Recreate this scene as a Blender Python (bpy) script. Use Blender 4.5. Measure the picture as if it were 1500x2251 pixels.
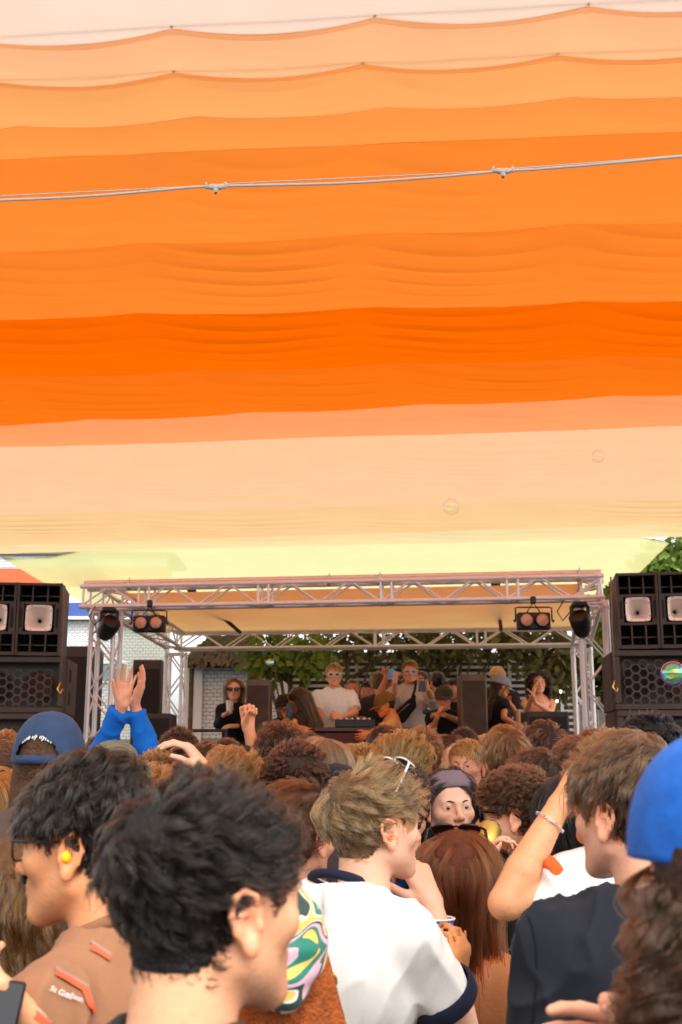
import bpy, bmesh, math, random
import numpy as np
from mathutils import Matrix, Vector, Euler
from mathutils.bvhtree import BVHTree

R = math.radians
scene = bpy.context.scene
COL = scene.collection
for o in list(bpy.data.objects):
    bpy.data.objects.remove(o, do_unlink=True)
rng = np.random.default_rng(7)
random.seed(7)

# ------------------------------------------------------------------ camera
FPX, CX, CY = 2450.0, 750.0, 1125.5
PITCH = math.atan((1685 - CY) / FPX)
CAMZ = 1.68
cam_d = bpy.data.cameras.new('camera')
cam = bpy.data.objects.new('camera', cam_d)
COL.objects.link(cam)
cam_d.sensor_fit = 'VERTICAL'
cam_d.sensor_height = 36.0
cam_d.sensor_width = 24.0
cam_d.lens = 36.0 * FPX / 2251.0
cam_d.clip_start = 0.05
cam_d.clip_end = 500
cam.location = (0, 0, CAMZ)
cam.rotation_euler = (math.pi / 2 + PITCH, 0, 0)
cam_d.dof.use_dof = True
cam_d.dof.focus_distance = 3.9
cam_d.dof.aperture_fstop = 6.5
scene.camera = cam

# ------------------------------------------------------------------ sky and sun (bright overcast)
SUN_EL, SUN_AZ = R(58), R(150)
world = bpy.data.worlds.new('World')
scene.world = world
world.use_nodes = True
wn = world.node_tree
sky = wn.nodes.new('ShaderNodeTexSky')
sky.sky_type = 'NISHITA'
sky.sun_disc = False
sky.sun_elevation = SUN_EL
sky.sun_rotation = SUN_AZ
sky.dust_density = 4.0
hsv = wn.nodes.new('ShaderNodeHueSaturation')
hsv.inputs['Saturation'].default_value = 0.12
wn.links.new(sky.outputs[0], hsv.inputs['Color'])
wn.links.new(hsv.outputs[0], wn.nodes['Background'].inputs[0])
wn.nodes['Background'].inputs[1].default_value = 0.15
sun_d = bpy.data.lights.new('sun', 'SUN')
sun_d.energy = 0.9
sun_d.angle = R(60)
sun_d.color = (1.0, 0.97, 0.92)
sun = bpy.data.objects.new('sun', sun_d)
COL.objects.link(sun)
sd = Vector((math.cos(SUN_EL) * math.sin(SUN_AZ), math.cos(SUN_EL) * math.cos(SUN_AZ), math.sin(SUN_EL)))
sun.rotation_euler = sd.to_track_quat('Z', 'Y').to_euler()
sun.location = (0, 0, 30)
scene.view_settings.view_transform = 'Standard'
scene.view_settings.look = 'None'
scene.view_settings.gamma = 1.0
scene.view_settings.exposure = 1.50
scene.cycles.max_bounces = 10
scene.cycles.transparent_max_bounces = 16
scene.cycles.diffuse_bounces = 4
scene.cycles.transmission_bounces = 6

cp, sp = math.cos(PITCH), math.sin(PITCH)
def P(px, py, Y):
    """world point seen at photograph pixel (px, py) at forward distance Y"""
    a = (px - CX) / FPX
    b = (CY - py) / FPX
    d = Vector((a, cp - b * sp, sp + b * cp))
    t = Y / d.y
    return Vector((0, 0, CAMZ)) + d * t
def Pz(px, py, z):
    a = (px - CX) / FPX
    b = (CY - py) / FPX
    d = Vector((a, cp - b * sp, sp + b * cp))
    return Vector((0, 0, CAMZ)) + d * ((z - CAMZ) / d.z)

# ------------------------------------------------------------------ materials
def lin(c):
    return tuple(((v / 255.0) / 12.92 if v <= 10 else (((v / 255.0) + 0.055) / 1.055) ** 2.4) for v in c)
MATS = {}
def mat(name, col, rough=0.6, metal=0.0, spec=0.5, bump=0.0, bscale=60.0, var=0.0, vscale=8.0, sheen=0.0, coat=0.0, sss=0.0):
    if name in MATS:
        return MATS[name]
    m = bpy.data.materials.new(name)
    m.use_nodes = True
    nt = m.node_tree
    b = nt.nodes['Principled BSDF']
    b.inputs['Base Color'].default_value = (*col, 1)
    b.inputs['Roughness'].default_value = rough
    b.inputs['Metallic'].default_value = metal
    b.inputs['Specular IOR Level'].default_value = spec
    b.inputs['Sheen Weight'].default_value = sheen
    b.inputs['Coat Weight'].default_value = coat
    if sss:
        b.inputs['Subsurface Weight'].default_value = sss
        b.inputs['Subsurface Radius'].default_value = (1.0, 0.35, 0.2)
        b.inputs['Subsurface Scale'].default_value = 0.01
    tc = nt.nodes.new('ShaderNodeTexCoord')
    if var:
        n = nt.nodes.new('ShaderNodeTexNoise')
        n.inputs['Scale'].default_value = vscale
        n.inputs['Detail'].default_value = 4
        nt.links.new(tc.outputs['Object'], n.inputs['Vector'])
        mr = nt.nodes.new('ShaderNodeMapRange')
        mr.inputs[1].default_value = 0.3; mr.inputs[2].default_value = 0.7
        mr.inputs[3].default_value = 1 - var; mr.inputs[4].default_value = 1 + var
        nt.links.new(n.outputs[0], mr.inputs[0])
        mx = nt.nodes.new('ShaderNodeVectorMath'); mx.operation = 'SCALE'
        mx.inputs[0].default_value = col
        nt.links.new(mr.outputs[0], mx.inputs['Scale'])
        nt.links.new(mx.outputs[0], b.inputs['Base Color'])
    if bump:
        n = nt.nodes.new('ShaderNodeTexNoise')
        n.inputs['Scale'].default_value = bscale
        n.inputs['Detail'].default_value = 5
        nt.links.new(tc.outputs['Object'], n.inputs['Vector'])
        bp = nt.nodes.new('ShaderNodeBump')
        bp.inputs['Strength'].default_value = bump
        bp.inputs['Distance'].default_value = 0.01
        nt.links.new(n.outputs[0], bp.inputs['Height'])
        nt.links.new(bp.outputs[0], b.inputs['Normal'])
    MATS[name] = m
    return m

def cloth_translucent(name, col, trans=0.75, see=0.0, weave=0.03):
    """thin fabric: diffuse + translucent, a little of it open weave that lets the view through"""
    if name in MATS:
        return MATS[name]
    m = bpy.data.materials.new(name); m.use_nodes = True
    nt = m.node_tree
    for n in list(nt.nodes):
        nt.nodes.remove(n)
    out = nt.nodes.new('ShaderNodeOutputMaterial')
    tc = nt.nodes.new('ShaderNodeTexCoord')
    no = nt.nodes.new('ShaderNodeTexNoise'); no.inputs['Scale'].default_value = 1.2; no.inputs['Detail'].default_value = 6
    nt.links.new(tc.outputs['Object'], no.inputs['Vector'])
    mr = nt.nodes.new('ShaderNodeMapRange')
    mr.inputs[1].default_value = 0.3; mr.inputs[2].default_value = 0.7
    mr.inputs[3].default_value = 1 - weave; mr.inputs[4].default_value = 1 + weave
    nt.links.new(no.outputs[0], mr.inputs[0])
    sc = nt.nodes.new('ShaderNodeVectorMath'); sc.operation = 'SCALE'
    sc.inputs[0].default_value = col
    nt.links.new(mr.outputs[0], sc.inputs['Scale'])
    d = nt.nodes.new('ShaderNodeBsdfDiffuse'); t = nt.nodes.new('ShaderNodeBsdfTranslucent')
    nt.links.new(sc.outputs[0], d.inputs[0]); nt.links.new(sc.outputs[0], t.inputs[0])
    mx = nt.nodes.new('ShaderNodeMixShader'); mx.inputs[0].default_value = trans
    nt.links.new(d.outputs[0], mx.inputs[1]); nt.links.new(t.outputs[0], mx.inputs[2])
    last = mx
    if see:
        tr = nt.nodes.new('ShaderNodeBsdfTransparent')
        tr.inputs[0].default_value = (*[min(1, c * 0.5 + 0.5) for c in col], 1)
        m2 = nt.nodes.new('ShaderNodeMixShader'); m2.inputs[0].default_value = see
        nt.links.new(mx.outputs[0], m2.inputs[1]); nt.links.new(tr.outputs[0], m2.inputs[2])
        last = m2
    nt.links.new(last.outputs[0], out.inputs[0])
    MATS[name] = m
    return m

M_ALU = mat('truss_aluminium', (0.86, 0.86, 0.88), 0.42, 0.25, bump=0.05, bscale=30, var=0.06)
M_STEEL = mat('galvanised_steel', (0.5, 0.5, 0.5), 0.45, 0.8, var=0.1)
M_BLACK = mat('black_plastic', (0.015, 0.013, 0.012), 0.5, bump=0.05, bscale=200)
M_BLKWOOD = mat('black_painted_wood', (0.044, 0.027, 0.019), 0.55, bump=0.25, bscale=90, var=0.25, vscale=5)
M_DARKIN = mat('dark_inside', (0.012, 0.008, 0.006), 0.8)
M_HORN = mat('pale_horn_plastic', (0.88, 0.78, 0.72), 0.45, var=0.03)
M_MESHG = mat('brown_steel_grille', (0.055, 0.036, 0.028), 0.5, 0.3)
M_WHITEP = mat('white_plastic', (0.88, 0.87, 0.85), 0.45)
M_WBRICK = mat('white_painted_brick', (0.74, 0.76, 0.76), 0.75, bump=0.2, bscale=25, var=0.05, vscale=2)
M_MORTAR = mat('grey_mortar', (0.30, 0.31, 0.31), 0.9)
M_ASPH = mat('asphalt', (0.05, 0.048, 0.046), 0.9, bump=0.4, bscale=60, var=0.25, vscale=3)
M_BARK = mat('bark', (0.10, 0.07, 0.045), 0.85, bump=0.6, bscale=18, var=0.3)

# ------------------------------------------------------------------ mesh helpers
def tag(o, label=None, cat=None, group=None, kind=None):
    if label: o['label'] = label
    if cat: o['category'] = cat
    if group: o['group'] = group
    if kind: o['kind'] = kind
    return o
def empty(name, loc=(0, 0, 0), rz=0.0):
    o = bpy.data.objects.new(name, None)
    o.empty_display_size = 0.1
    o.location = loc; o.rotation_euler = (0, 0, rz)
    COL.objects.link(o)
    return o
def mobj(name, me, parent=None, loc=None, mx=None):
    o = bpy.data.objects.new(name, me)
    COL.objects.link(o)
    if parent is not None: o.parent = parent
    if mx is not None: o.matrix_local = mx
    elif loc is not None: o.location = loc
    return o
def mesh_np(name, v, f, m=None, smooth=True):
    """v (n,3) array, f (k,3|4) int array"""
    me = bpy.data.meshes.new(name)
    v = np.asarray(v, np.float32); f = np.asarray(f, np.int32)
    n, k = f.shape
    me.vertices.add(len(v)); me.loops.add(n * k); me.polygons.add(n)
    me.vertices.foreach_set('co', v.ravel())
    me.loops.foreach_set('vertex_index', f.ravel())
    me.polygons.foreach_set('loop_start', np.arange(n, dtype=np.int32) * k)
    me.polygons.foreach_set('loop_total', np.full(n, k, np.int32))
    me.polygons.foreach_set('use_smooth', np.full(n, bool(smooth)))
    me.update(calc_edges=True)
    me.validate()
    if m: me.materials.append(m)
    return me

class MB:
    def __init__(s): s.v = []; s.f = []; s.sm = []
    def add(s, v, f, smooth=False):
        b = len(s.v); s.v += [tuple(x) for x in v]; s.f += [tuple(i + b for i in q) for q in f]; s.sm += [smooth] * len(f)
        return s
    def box(s, c, d, M=None, bevel=0.0):
        bm = bmesh.new(); bmesh.ops.create_cube(bm, size=1)
        bmesh.ops.scale(bm, vec=d, verts=bm.verts)
        if bevel: bmesh.ops.bevel(bm, geom=bm.edges[:], offset=bevel, segments=1, affect='EDGES', profile=0.6)
        bmesh.ops.translate(bm, vec=c, verts=bm.verts)
        if M is not None: bmesh.ops.transform(bm, matrix=M, verts=bm.verts)
        bm.verts.index_update()
        s.add([v.co for v in bm.verts], [[v.index for v in f.verts] for f in bm.faces])
        bm.free(); return s
    def tube(s, pts, r, n=8, cap=True, smooth=True):
        pts = [Vector(p) for p in pts]
        rs = r if isinstance(r, (list, tuple)) else [r] * len(pts)
        vs = []; fs = []
        up = None
        for i, p in enumerate(pts):
            t = (pts[min(i + 1, len(pts) - 1)] - pts[max(i - 1, 0)])
            if t.length < 1e-9: t = Vector((0, 0, 1))
            t.normalize()
            if up is None:
                up = t.orthogonal().normalized()
            else:
                up = (up - t * up.dot(t))
                up = up.normalized() if up.length > 1e-6 else t.orthogonal().normalized()
            w = t.cross(up)
            for j in range(n):
                a = 2 * math.pi * j / n
                vs.append(p + (up * math.cos(a) + w * math.sin(a)) * rs[i])
        for i in range(len(pts) - 1):
            for j in range(n):
                fs.append((i * n + j, i * n + (j + 1) % n, (i + 1) * n + (j + 1) % n, (i + 1) * n + j))
        s.add(vs, fs, smooth)
        if cap:
            b = len(s.v) - len(vs)
            s.f.append(tuple(b + j for j in reversed(range(n)))); s.sm.append(False)
            s.f.append(tuple(b + (len(pts) - 1) * n + j for j in range(n))); s.sm.append(False)
        return s
    def lathe(s, prof, n=16, M=None, smooth=True):
        vs = []; fs = []
        for (r, z) in prof:
            for j in range(n):
                a = 2 * math.pi * j / n
                v = Vector((r * math.cos(a), r * math.sin(a), z))
                vs.append(M @ v if M is not None else v)
        for i in range(len(prof) - 1):
            for j in range(n):
                fs.append((i * n + j, i * n + (j + 1) % n, (i + 1) * n + (j + 1) % n, (i + 1) * n + j))
        return s.add(vs, fs, smooth)
    def ball(s, c, r, n=12, m=8, M=None):
        r = (r, r, r) if not isinstance(r, (tuple, list)) else r
        prof = []
        vs = []; fs = []
        for i in range(m + 1):
            th = math.pi * i / m
            for j in range(n):
                a = 2 * math.pi * j / n
                v = Vector((c[0] + r[0] * math.sin(th) * math.cos(a), c[1] + r[1] * math.sin(th) * math.sin(a), c[2] + r[2] * math.cos(th)))
                vs.append(M @ v if M is not None else v)
        for i in range(m):
            for j in range(n):
                fs.append((i * n + j, (i + 1) * n + j, (i + 1) * n + (j + 1) % n, i * n + (j + 1) % n))
        return s.add(vs, fs, True)
    def mesh(s, name, m):
        me = bpy.data.meshes.new(name)
        me.from_pydata([tuple(v) for v in s.v], [], s.f)
        me.polygons.foreach_set('use_smooth', s.sm)
        me.update()
        if m: me.materials.append(m)
        return me
    def build(s, name, m, parent=None, loc=None, mx=None):
        return mobj(name, s.mesh(name, m), parent, loc, mx)

UNIT_TUBE = {}
def rod(name, a, b, r, m, parent, n=8):
    """a straight rod as an object of its own; alike rods share one unit mesh"""
    key = (m.name, n)
    if key not in UNIT_TUBE:
        UNIT_TUBE[key] = MB().tube([(0, 0, 0), (0, 0, 1)], 1.0, n).mesh('unit_rod', m)
    a = Vector(a); b = Vector(b); d = b - a
    q = d.to_track_quat('Z', 'Y').to_matrix().to_4x4()
    mx = Matrix.Translation(a) @ q @ Matrix.Diagonal((r, r, d.length, 1))
    return mobj(name, UNIT_TUBE[key], parent, mx=mx)

def vnoise(p, seed=0):
    """value noise, p (n,3) -> (n,) in -1..1"""
    i = np.floor(p).astype(np.int64); f = p - i; f = f * f * (3 - 2 * f)
    def h(x, y, z):
        n = (x * 374761393 + y * 668265263 + z * 2147483647 + seed * 1274126177) & 0x7fffffff
        n = ((n ^ (n >> 13)) * 1274126177) & 0x7fffffff
        return ((n ^ (n >> 16)) & 0xffff) / 32767.5 - 1.0
    r = 0
    for dx in (0, 1):
        for dy in (0, 1):
            for dz in (0, 1):
                w = (f[:, 0] if dx else 1 - f[:, 0]) * (f[:, 1] if dy else 1 - f[:, 1]) * (f[:, 2] if dz else 1 - f[:, 2])
                r = r + w * h(i[:, 0] + dx, i[:, 1] + dy, i[:, 2] + dz)
    return r

# ------------------------------------------------------------------ ground
g = MB(); g.add([(-120, -60, 0), (120, -60, 0), (120, 200, 0), (-120, 200, 0)], [(0, 1, 2, 3)])
tag(g.build('ground', M_ASPH), kind='structure')
# ------------------------------------------------------------------ canopy of cloth strips
CAN_Z = CAMZ + 3.6
CLOTH = 0.40
def canopy_line(yl, yr, k=0.0):
    a = Pz(0, yl, CAN_Z); b = Pz(1500, yr, CAN_Z)
    s = (b.y - a.y) / (b.x - a.x)
    return (a.y - s * a.x + k, s)      # Y = c + s*X
# (y at left edge, y at right edge, scallop depth in m, pixel x of clips)
BND = [
    (-215, -300, 0.0, None), (84, 2, 0.085, (375, 825, 1285)), (178, 108, 0.08, (380, 800, 1220)), (278, 200, 0.055, (430, 850, 1250)),
    (350, 288, 0.03, None), (548, 482, 0.05, (300, 830, 1260)), (697, 655, 0.07, (300, 830, 1280)), (825, 775, 0.10, (440, 880, 1330)),
    (930, 863, 0.08, (185, 555, 930, 1330)), (982, 935, 0.06, (700, 1430)), (1130, 1095, 0.10, (250, 800, 1250)), (1198, 1152, 0.08, None),
    (1217, 1180, 0.08, None), (1318, 1290, 0.0, None)]
STRIPS = [
    ((253, 219, 197), 'pale pink cloth strip nearest the camera at the top of the canopy'),
    ((254, 188, 135), 'light peach cloth strip with scalloped hem hung from the first wire'),
    ((255, 170, 98), 'soft orange cloth strip with scalloped hem hung from the second wire'),
    ((255, 153, 71), 'orange cloth strip with faint waved edge above the cable of lamps'),
    ((255, 138, 50), 'orange cloth strip crossed by the white cable with fittings'),
    ((255, 132, 42), 'wide creased orange cloth strip just below the white cable'),
    ((255, 106, 2), 'deepest orange cloth strip in the middle of the canopy'),
    ((255, 117, 20), 'bright orange cloth strip bordering the deepest orange one'),
    ((255, 160, 100), 'narrow salmon cloth strip between bright orange and pale peach'),
    ((255, 202, 155), 'broad pale peach cloth strip behind the two soap bubbles'),
    ((255, 208, 150), 'creased apricot cloth strip below the broad pale peach one'),
    ((255, 228, 165), 'pale cream yellow cloth strip above the lime one'),
    ((251, 247, 174), 'pale lime yellow cloth strip ending above the stage truss')]
XL = [(-5.6, 5.6)] * 9 + [(-6.4, 5.9), (-6.4, 5.9), (-5.9, 5.6), (-5.0, 5.3)]
M_SEAM = mat('orange_seam_thread', (0.55, 0.16, 0.03), 0.8)
def edge_y(b, x):
    yl, yr, sc, clips = b
    c, s = canopy_line(yl, yr)
    base = c + s * x
    off = np.zeros_like(x)
    if clips and sc:
        xs = np.array([Pz(p, (yl + yr) / 2, CAN_Z).x for p in clips])
        per = np.mean(np.diff(xs)) if len(xs) > 1 else 2.0
        ext = np.concatenate([xs[0] - per * np.arange(8, 0, -1), xs, xs[-1] + per * np.arange(1, 9)])
        k = np.clip(np.searchsorted(ext, x) - 1, 0, len(ext) - 2)
        t = (x - ext[k]) / (ext[k + 1] - ext[k])
        off = sc * 4 * t * (1 - t)
    return base + off
def build_strip(i):
    a, b = BND[i], BND[i + 1]
    colr, label = STRIPS[i]
    x0, x1 = XL[i]
    NX, NY = 240, (130 if i in (5, 6, 7, 10) else 60)
    x = np.linspace(x0, x1, NX)
    ya = edge_y(a, x); yb = edge_y(b, x)
    over = 0.006
    if i == 0: ya = np.full_like(x, 0.0)  # near end carried overhead, out of view, to hold down light on the foreground
    t = np.linspace(0, 1, NY)
    Y = (ya - 0.0)[None, :] * (1 - t)[:, None] + (yb + over)[None, :] * t[:, None]
    X = np.repeat(x[None, :], NY, 0)
    T = np.repeat(t[:, None], NX, 1)
    wdt = (yb - ya)[None, :]
    # sag of the sheet between its two lines, hem droop and swag folds between the clips
    Z = np.full_like(X, CAN_Z) + 0.010 * (1 - T)
    Z -= 0.05 * np.minimum(wdt, 1.5) * np.sin(np.pi * T)
    clips = a[3] or b[3] or (300, 830, 1280)
    cx = np.array([Pz(p, (a[0] + a[1]) / 2, CAN_Z).x for p in clips])
    per = float(np.mean(np.diff(cx))) if len(cx) > 1 else 2.2
    ph = ((X - cx[0]) / per) % 1.0
    bow = 4 * ph * (1 - ph)
    p3 = np.stack([X.ravel() * 0.55, Y.ravel() * 1.1, np.full(X.size, i * 3.1)], 1)
    n1 = vnoise(p3, i).reshape(X.shape)
    amp = {4: 0.012, 5: 0.020, 6: 0.023, 7: 0.018, 9: 0.012, 10: 0.02, 11: 0.012, 12: 0.015}.get(i, 0.006)
    # swags: bundles of fine curved creases hanging between the clips
    def nz(fx, fy, q, sd): return vnoise(np.stack([X.ravel() * fx, Y.ravel() * fy, np.full(X.size, q)], 1), sd).reshape(X.shape)
    env = np.clip(nz(0.5, 0.9, 1.7 * i, 50 + i) * 1.5 + 0.55, 0.0, 1) * bow ** 0.7 * np.sin(np.pi * np.clip(T, 0.03, 0.97)) ** 0.5
    u1 = (Y - 0.16 * bow + 0.05 * nz(0.7, 0.8, 3.3, 20 + i)) * 2.5 + 0.35 * n1
    tri = np.abs(((u1 * 1.7) % 1.0) - 0.5) * 2
    s1 = 1 - np.minimum(1, tri * 1.45)
    u2 = (Y - 0.13 * bow + 0.03 * nz(1.1, 1.3, 5.3, 30 + i)) * 9.0
    s2 = np.sin(2 * np.pi * u2) * np.clip(nz(0.8, 2.6, 8.1, 40 + i) * 1.4 + 0.2, 0, 1)
    Z -= amp * env * (0.95 * s1 ** 1.6 + 0.13 * s2)
    Z += 0.35 * amp * nz(0.9, 3.5, 7.7 + i, 90 + i) * np.sin(np.pi * T)
    Z += 0.004 * nz(3, 3, 2.0 + i, 70 + i)
    if i == 12:
        X = X - np.where(X < -4.0, (-4.0 - X) * 0.85, 0) * (1 - T)
        side = np.clip((np.abs(X - 0.15) - 4.6) / 0.6, 0, 1)
        Z -= side * (0.25 * T + 0.1)
        Y = Y + side * 0.3 * vnoise(np.stack([X.ravel() * 2, Y.ravel(), np.full(X.size, 3.3)], 1), 5).reshape(X.shape)
    V = np.stack([X, Y, Z], -1).reshape(-1, 3)
    V0 = np.array([0, float(Y.mean()), CAN_Z])
    idx = np.arange(NX * NY).reshape(NY, NX)
    F = np.stack([idx[:-1, :-1], idx[:-1, 1:], idx[1:, 1:], idx[1:, :-1]], -1).reshape(-1, 4)
    see = {12: 0.12, 11: 0.05}.get(i, 0.0)
    m = cloth_translucent('canopy_cloth_%d' % i, tuple(min(0.97, c * CLOTH * (1.0 if i < 9 else 0.98)) for c in lin(colr)), 0.80, see)
    o = mobj('canopy_cloth', mesh_np('canopy_cloth', V - V0, F, m), None, V0)
    tag(o, label, 'canopy cloth', 'cloth strips of the striped canopy')
    # hem of doubled cloth along the near edge (a part with its own look)
    hw = 0.045 if i in (1, 2) else 0.005
    hx = np.linspace(x0, x1, 160)
    hy = edge_y(a, hx)
    hz = np.interp(hx, x, Z[0]) - 0.006
    hv = np.concatenate([np.stack([hx, hy - hw * 0.2, hz], 1), np.stack([hx, hy + hw, hz - 0.001], 1)]) - V0
    k = np.arange(159)
    hf = np.stack([k, k + 1, k + 161, k + 160], 1)
    if i in (1, 2, 4, 6, 7, 8, 9):
        cc = lin(colr)
        hm = cloth_translucent('canopy_hem_%d' % i, (0.95, 0.62, 0.42), 0.9, 0.82 if i < 3 else 0.40)
        mobj('hem', mesh_np('hem', hv, hf, hm if i in (1, 2, 3) else hm), o)
    return o
STRIP_OBJ = [build_strip(i) for i in range(13)]

# the wires the first two strips hang from, with a clip at each point
def canopy_wire(i, label, back=-0.03):
    b = BND[i]
    xs = np.array([Pz(p, (b[0] + b[1]) / 2, CAN_Z).x for p in b[3]])
    c, s = canopy_line(b[0], b[1])
    e = empty('support_wire', (0, c, CAN_Z)); tag(e, label, 'wire', 'wires holding up the canopy')
    pts = []
    for x in np.linspace(-5.9, 5.9, 40):
        pts.append((x, s * x + back, 0.03))
    MB().tube(pts, 0.004, 6).build('wire', M_SEAM if i else M_STEEL, e)
    per = float(np.mean(np.diff(xs)))
    for x in list(xs) + [xs[0] - per, xs[-1] + per]:
        MB().box((x, s * x + back + 0.015, 0.012), (0.010, 0.022, 0.014), bevel=0.003).build('clip', M_WHITEP, e)
canopy_wire(1, 'thin wire with clips along the scalloped hem at the top of the picture')
canopy_wire(2, 'thin wire with clips along the second scalloped hem of the canopy')

# ------------------------------------------------------------------ white cable with lamp holders across the canopy
def cable():
    D = 4.2
    ctrl = [(-2600, 500), (-900, 462), (-260, 446), (0, 440), (200, 431), (420, 412), (475, 410), (530, 408), (750, 403), (950, 390), (1090, 377), (1110, 375), (1180, 372), (1350, 358), (1500, 344), (1760, 322), (2500, 262), (4200, 130)]
    pts = [P(x, y, D) for x, y in ctrl]
    e = empty('festoon_cable', pts[6]); o0 = pts[6]
    tag(e, 'white festoon cable with lamp holders slung across the orange cloth', 'cable')
    fine = []
    for k in range(len(pts) - 1):
        p0, p1, p2, p3 = pts[max(k - 1, 0)], pts[k], pts[k + 1], pts[min(k + 2, len(pts) - 1)]
        for q in range(8):
            t = q / 8
            fine.append(0.5 * ((2 * p1) + (-p0 + p2) * t + (2 * p0 - 5 * p1 + 4 * p2 - p3) * t * t + (-p0 + 3 * p1 - 3 * p2 + p3) * t ** 3) - o0)
    fine.append(pts[-1] - o0)
    MB().tube(fine, 0.0058, 8).build('flex', M_WHITEP, e)
    w = [P(x, y, D + 0.03) - o0 for x, y in ((-2600, 498), (-260, 440), (0, 431), (450, 409), (500, 404), (1090, 376), (1110, 372), (1350, 354), (1500, 341), (1760, 318), (4200, 128))]
    MB().tube(w, 0.0026, 6).build('catenary_wire', M_WHITEP, e)
    for (x, y) in ((475, 411), (1106, 376)):
        c = P(x, y, D) - o0
        h = MB().box((0, 0, 0), (0.052, 0.022, 0.02), bevel=0.004)
        h.tube([(-0.045, 0, 0), (0.045, 0, 0.002)], 0.0095, 8)
        hb = h.build('lamp_holder', M_WHITEP, e, loc=c)
        MB().lathe([(0.0105, 0.0), (0.0105, -0.014), (0.008, -0.02), (0.0, -0.022)], 12).build('socket', M_WHITEP, hb, loc=(0, 0, -0.006))
        MB().ball((0, 0, -0.027), 0.006, 8, 6).build('bulb_stub', mat('rust_red', (0.3, 0.08, 0.05)), hb)
        for sx in (-1, 1):
            MB().box((sx * 0.04, 0, 0.012), (0.008, 0.02, 0.014), bevel=0.002).build('cable_tie', M_WHITEP, hb)
cable()

# ------------------------------------------------------------------ stage
DECK = 0.98
FLc, FRc = P(236, 1330, 10.8), P(1303, 1322, 10.2)
BLc, BRc = P(388, 1425, 13.7), P(1278, 1415, 13.2)
for c in (FLc, FRc, BLc, BRc): c.z = 0
fz = (P(236, 1331, 10.8).z + P(1303, 1321, 10.2).z) / 2
bz = (P(388, 1427, 13.7).z + P(1278, 1419, 13.2).z) / 2
TH = 0.197
def truss(name, label, A, B, width=TH, height=TH, rc=0.0215, bay=0.30, axis_up=Vector((0, 0, 1)), joints=(), faces=(0, 1, 2, 3)):
    A = Vector(A); B = Vector(B)
    e = empty(name, A); tag(e, label, 'truss', 'aluminium truss of the stage')
    d = B - A; L = d.length; u = d / L
    side = u.cross(axis_up).normalized(); up = side.cross(u).normalized()
    cn = [side * (sx * width / 2) + up * (sz * height / 2) for sx, sz in ((-1, -1), (1, -1), (1, 1), (-1, 1))]
    for c in cn:
        rod('chord', c, c + d, rc, M_ALU, e, 12)
    n = max(2, round(L / bay)); 
    js = {round(j * n) for j in joints} | {0, n}
    for k in range(4):
        a, b = cn[k], cn[(k + 1) % 4]
        for i in range(n):
            s0 = u * (L * i / n); s1 = u * (L * (i + 1) / n)
            p, q = (a, b) if (i + (k > 1)) % 2 == 0 else (b, a)
            rod('brace', p + s0, q + s1, 0.0095, M_ALU, e, 6)
        for j in js:
            off = min(max(L * j / n, 0.03), L - 0.03)
            rod('spacer', a + u * off, b + u * off, 0.0125, M_ALU, e, 6)
            if 0 < j < n:
                rod('spacer', a + u * (off + 0.10), b + u * (off + 0.10), 0.0125, M_ALU, e, 6)
    for c in cn:
        for j in js:
            off = min(max(L * j / n, 0.05), L - 0.05)
            rod('coupler', c + u * (off - 0.03), c + u * (off + 0.03), rc * 1.18, M_ALU, e, 10)
    return e
uF = (FRc - FLc).normalized()
fl = FLc + Vector((0, 0, fz + TH / 2)); fr = FRc + Vector((0, 0, fz + TH / 2))
truss('front_truss', 'long silver box truss across the front of the stage', fl - uF * 0.24, fr + uF * 0.10, joints=(0.09, 0.36, 0.56, 0.83))
bl = BLc + Vector((0, 0, bz + 0.1)); br = BRc + Vector((0, 0, bz + 0.1))
truss('back_truss', 'shorter dull truss at the rear of the stage under the roof sheet', bl, br, width=0.2, height=0.2, rc=0.021, joints=(0.5, 0.72))
truss('side_truss', 'roof truss running back from the tower by the blue sleeves', fl + (bl - fl) * 0.05, bl - (bl - fl) * 0.04, rc=0.022)
truss('side_truss', 'roof truss running back from the tower under the dark moving light', fr + (br - fr) * 0.05, br - (br - fr) * 0.04, rc=0.022)
def tower(c, ztop, label, w=0.22, rc=0.023):
    return truss('truss_tower', label, (c.x, c.y, 0.02), (c.x, c.y, ztop), w, w, rc, 0.27, axis_up=Vector((0.12, 1, 0)), joints=(0.33, 0.62))
tower(FLc, fz - 0.03, 'front truss tower beside the speaker stack with white brick behind')
tower(FRc, fz - 0.03, 'front truss tower beside the dark speaker stack and the trees')
tower(BLc, bz - 0.03, 'rear truss tower next to the woman in the black shirt', 0.2, 0.021)
tower(BRc, bz - 0.03, 'rear truss tower next to the woman in the blue bikini top', 0.2, 0.021)
# a scaffold pipe clamped on top of the front truss
e = empty('scaffold_pipe', fl + Vector((0, 0, TH / 2 + 0.05)))
tag(e, 'pale scaffold pipe clamped along the top of the front truss', 'pipe')
rod('pipe', Vector((0, 0, 0)) - uF * 0.24, (fr - fl) + uF * 0.09, 0.024, mat('pale_pipe', (0.8, 0.76, 0.72), 0.4, 0.3), e, 12)
for s in (0.045, 0.47, 0.575, 0.975):
    cc = (fr - fl) * s
    MB().box(cc - Vector((0, 0, 0.03)), (0.035, 0.07, 0.10), bevel=0.008).build('clamp', M_STEEL, e)
    rod('clamp_bolt', cc + Vector((0, -0.02, 0)), cc + Vector((0.01, -0.02, 0.045)), 0.005, M_STEEL, e)

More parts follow.
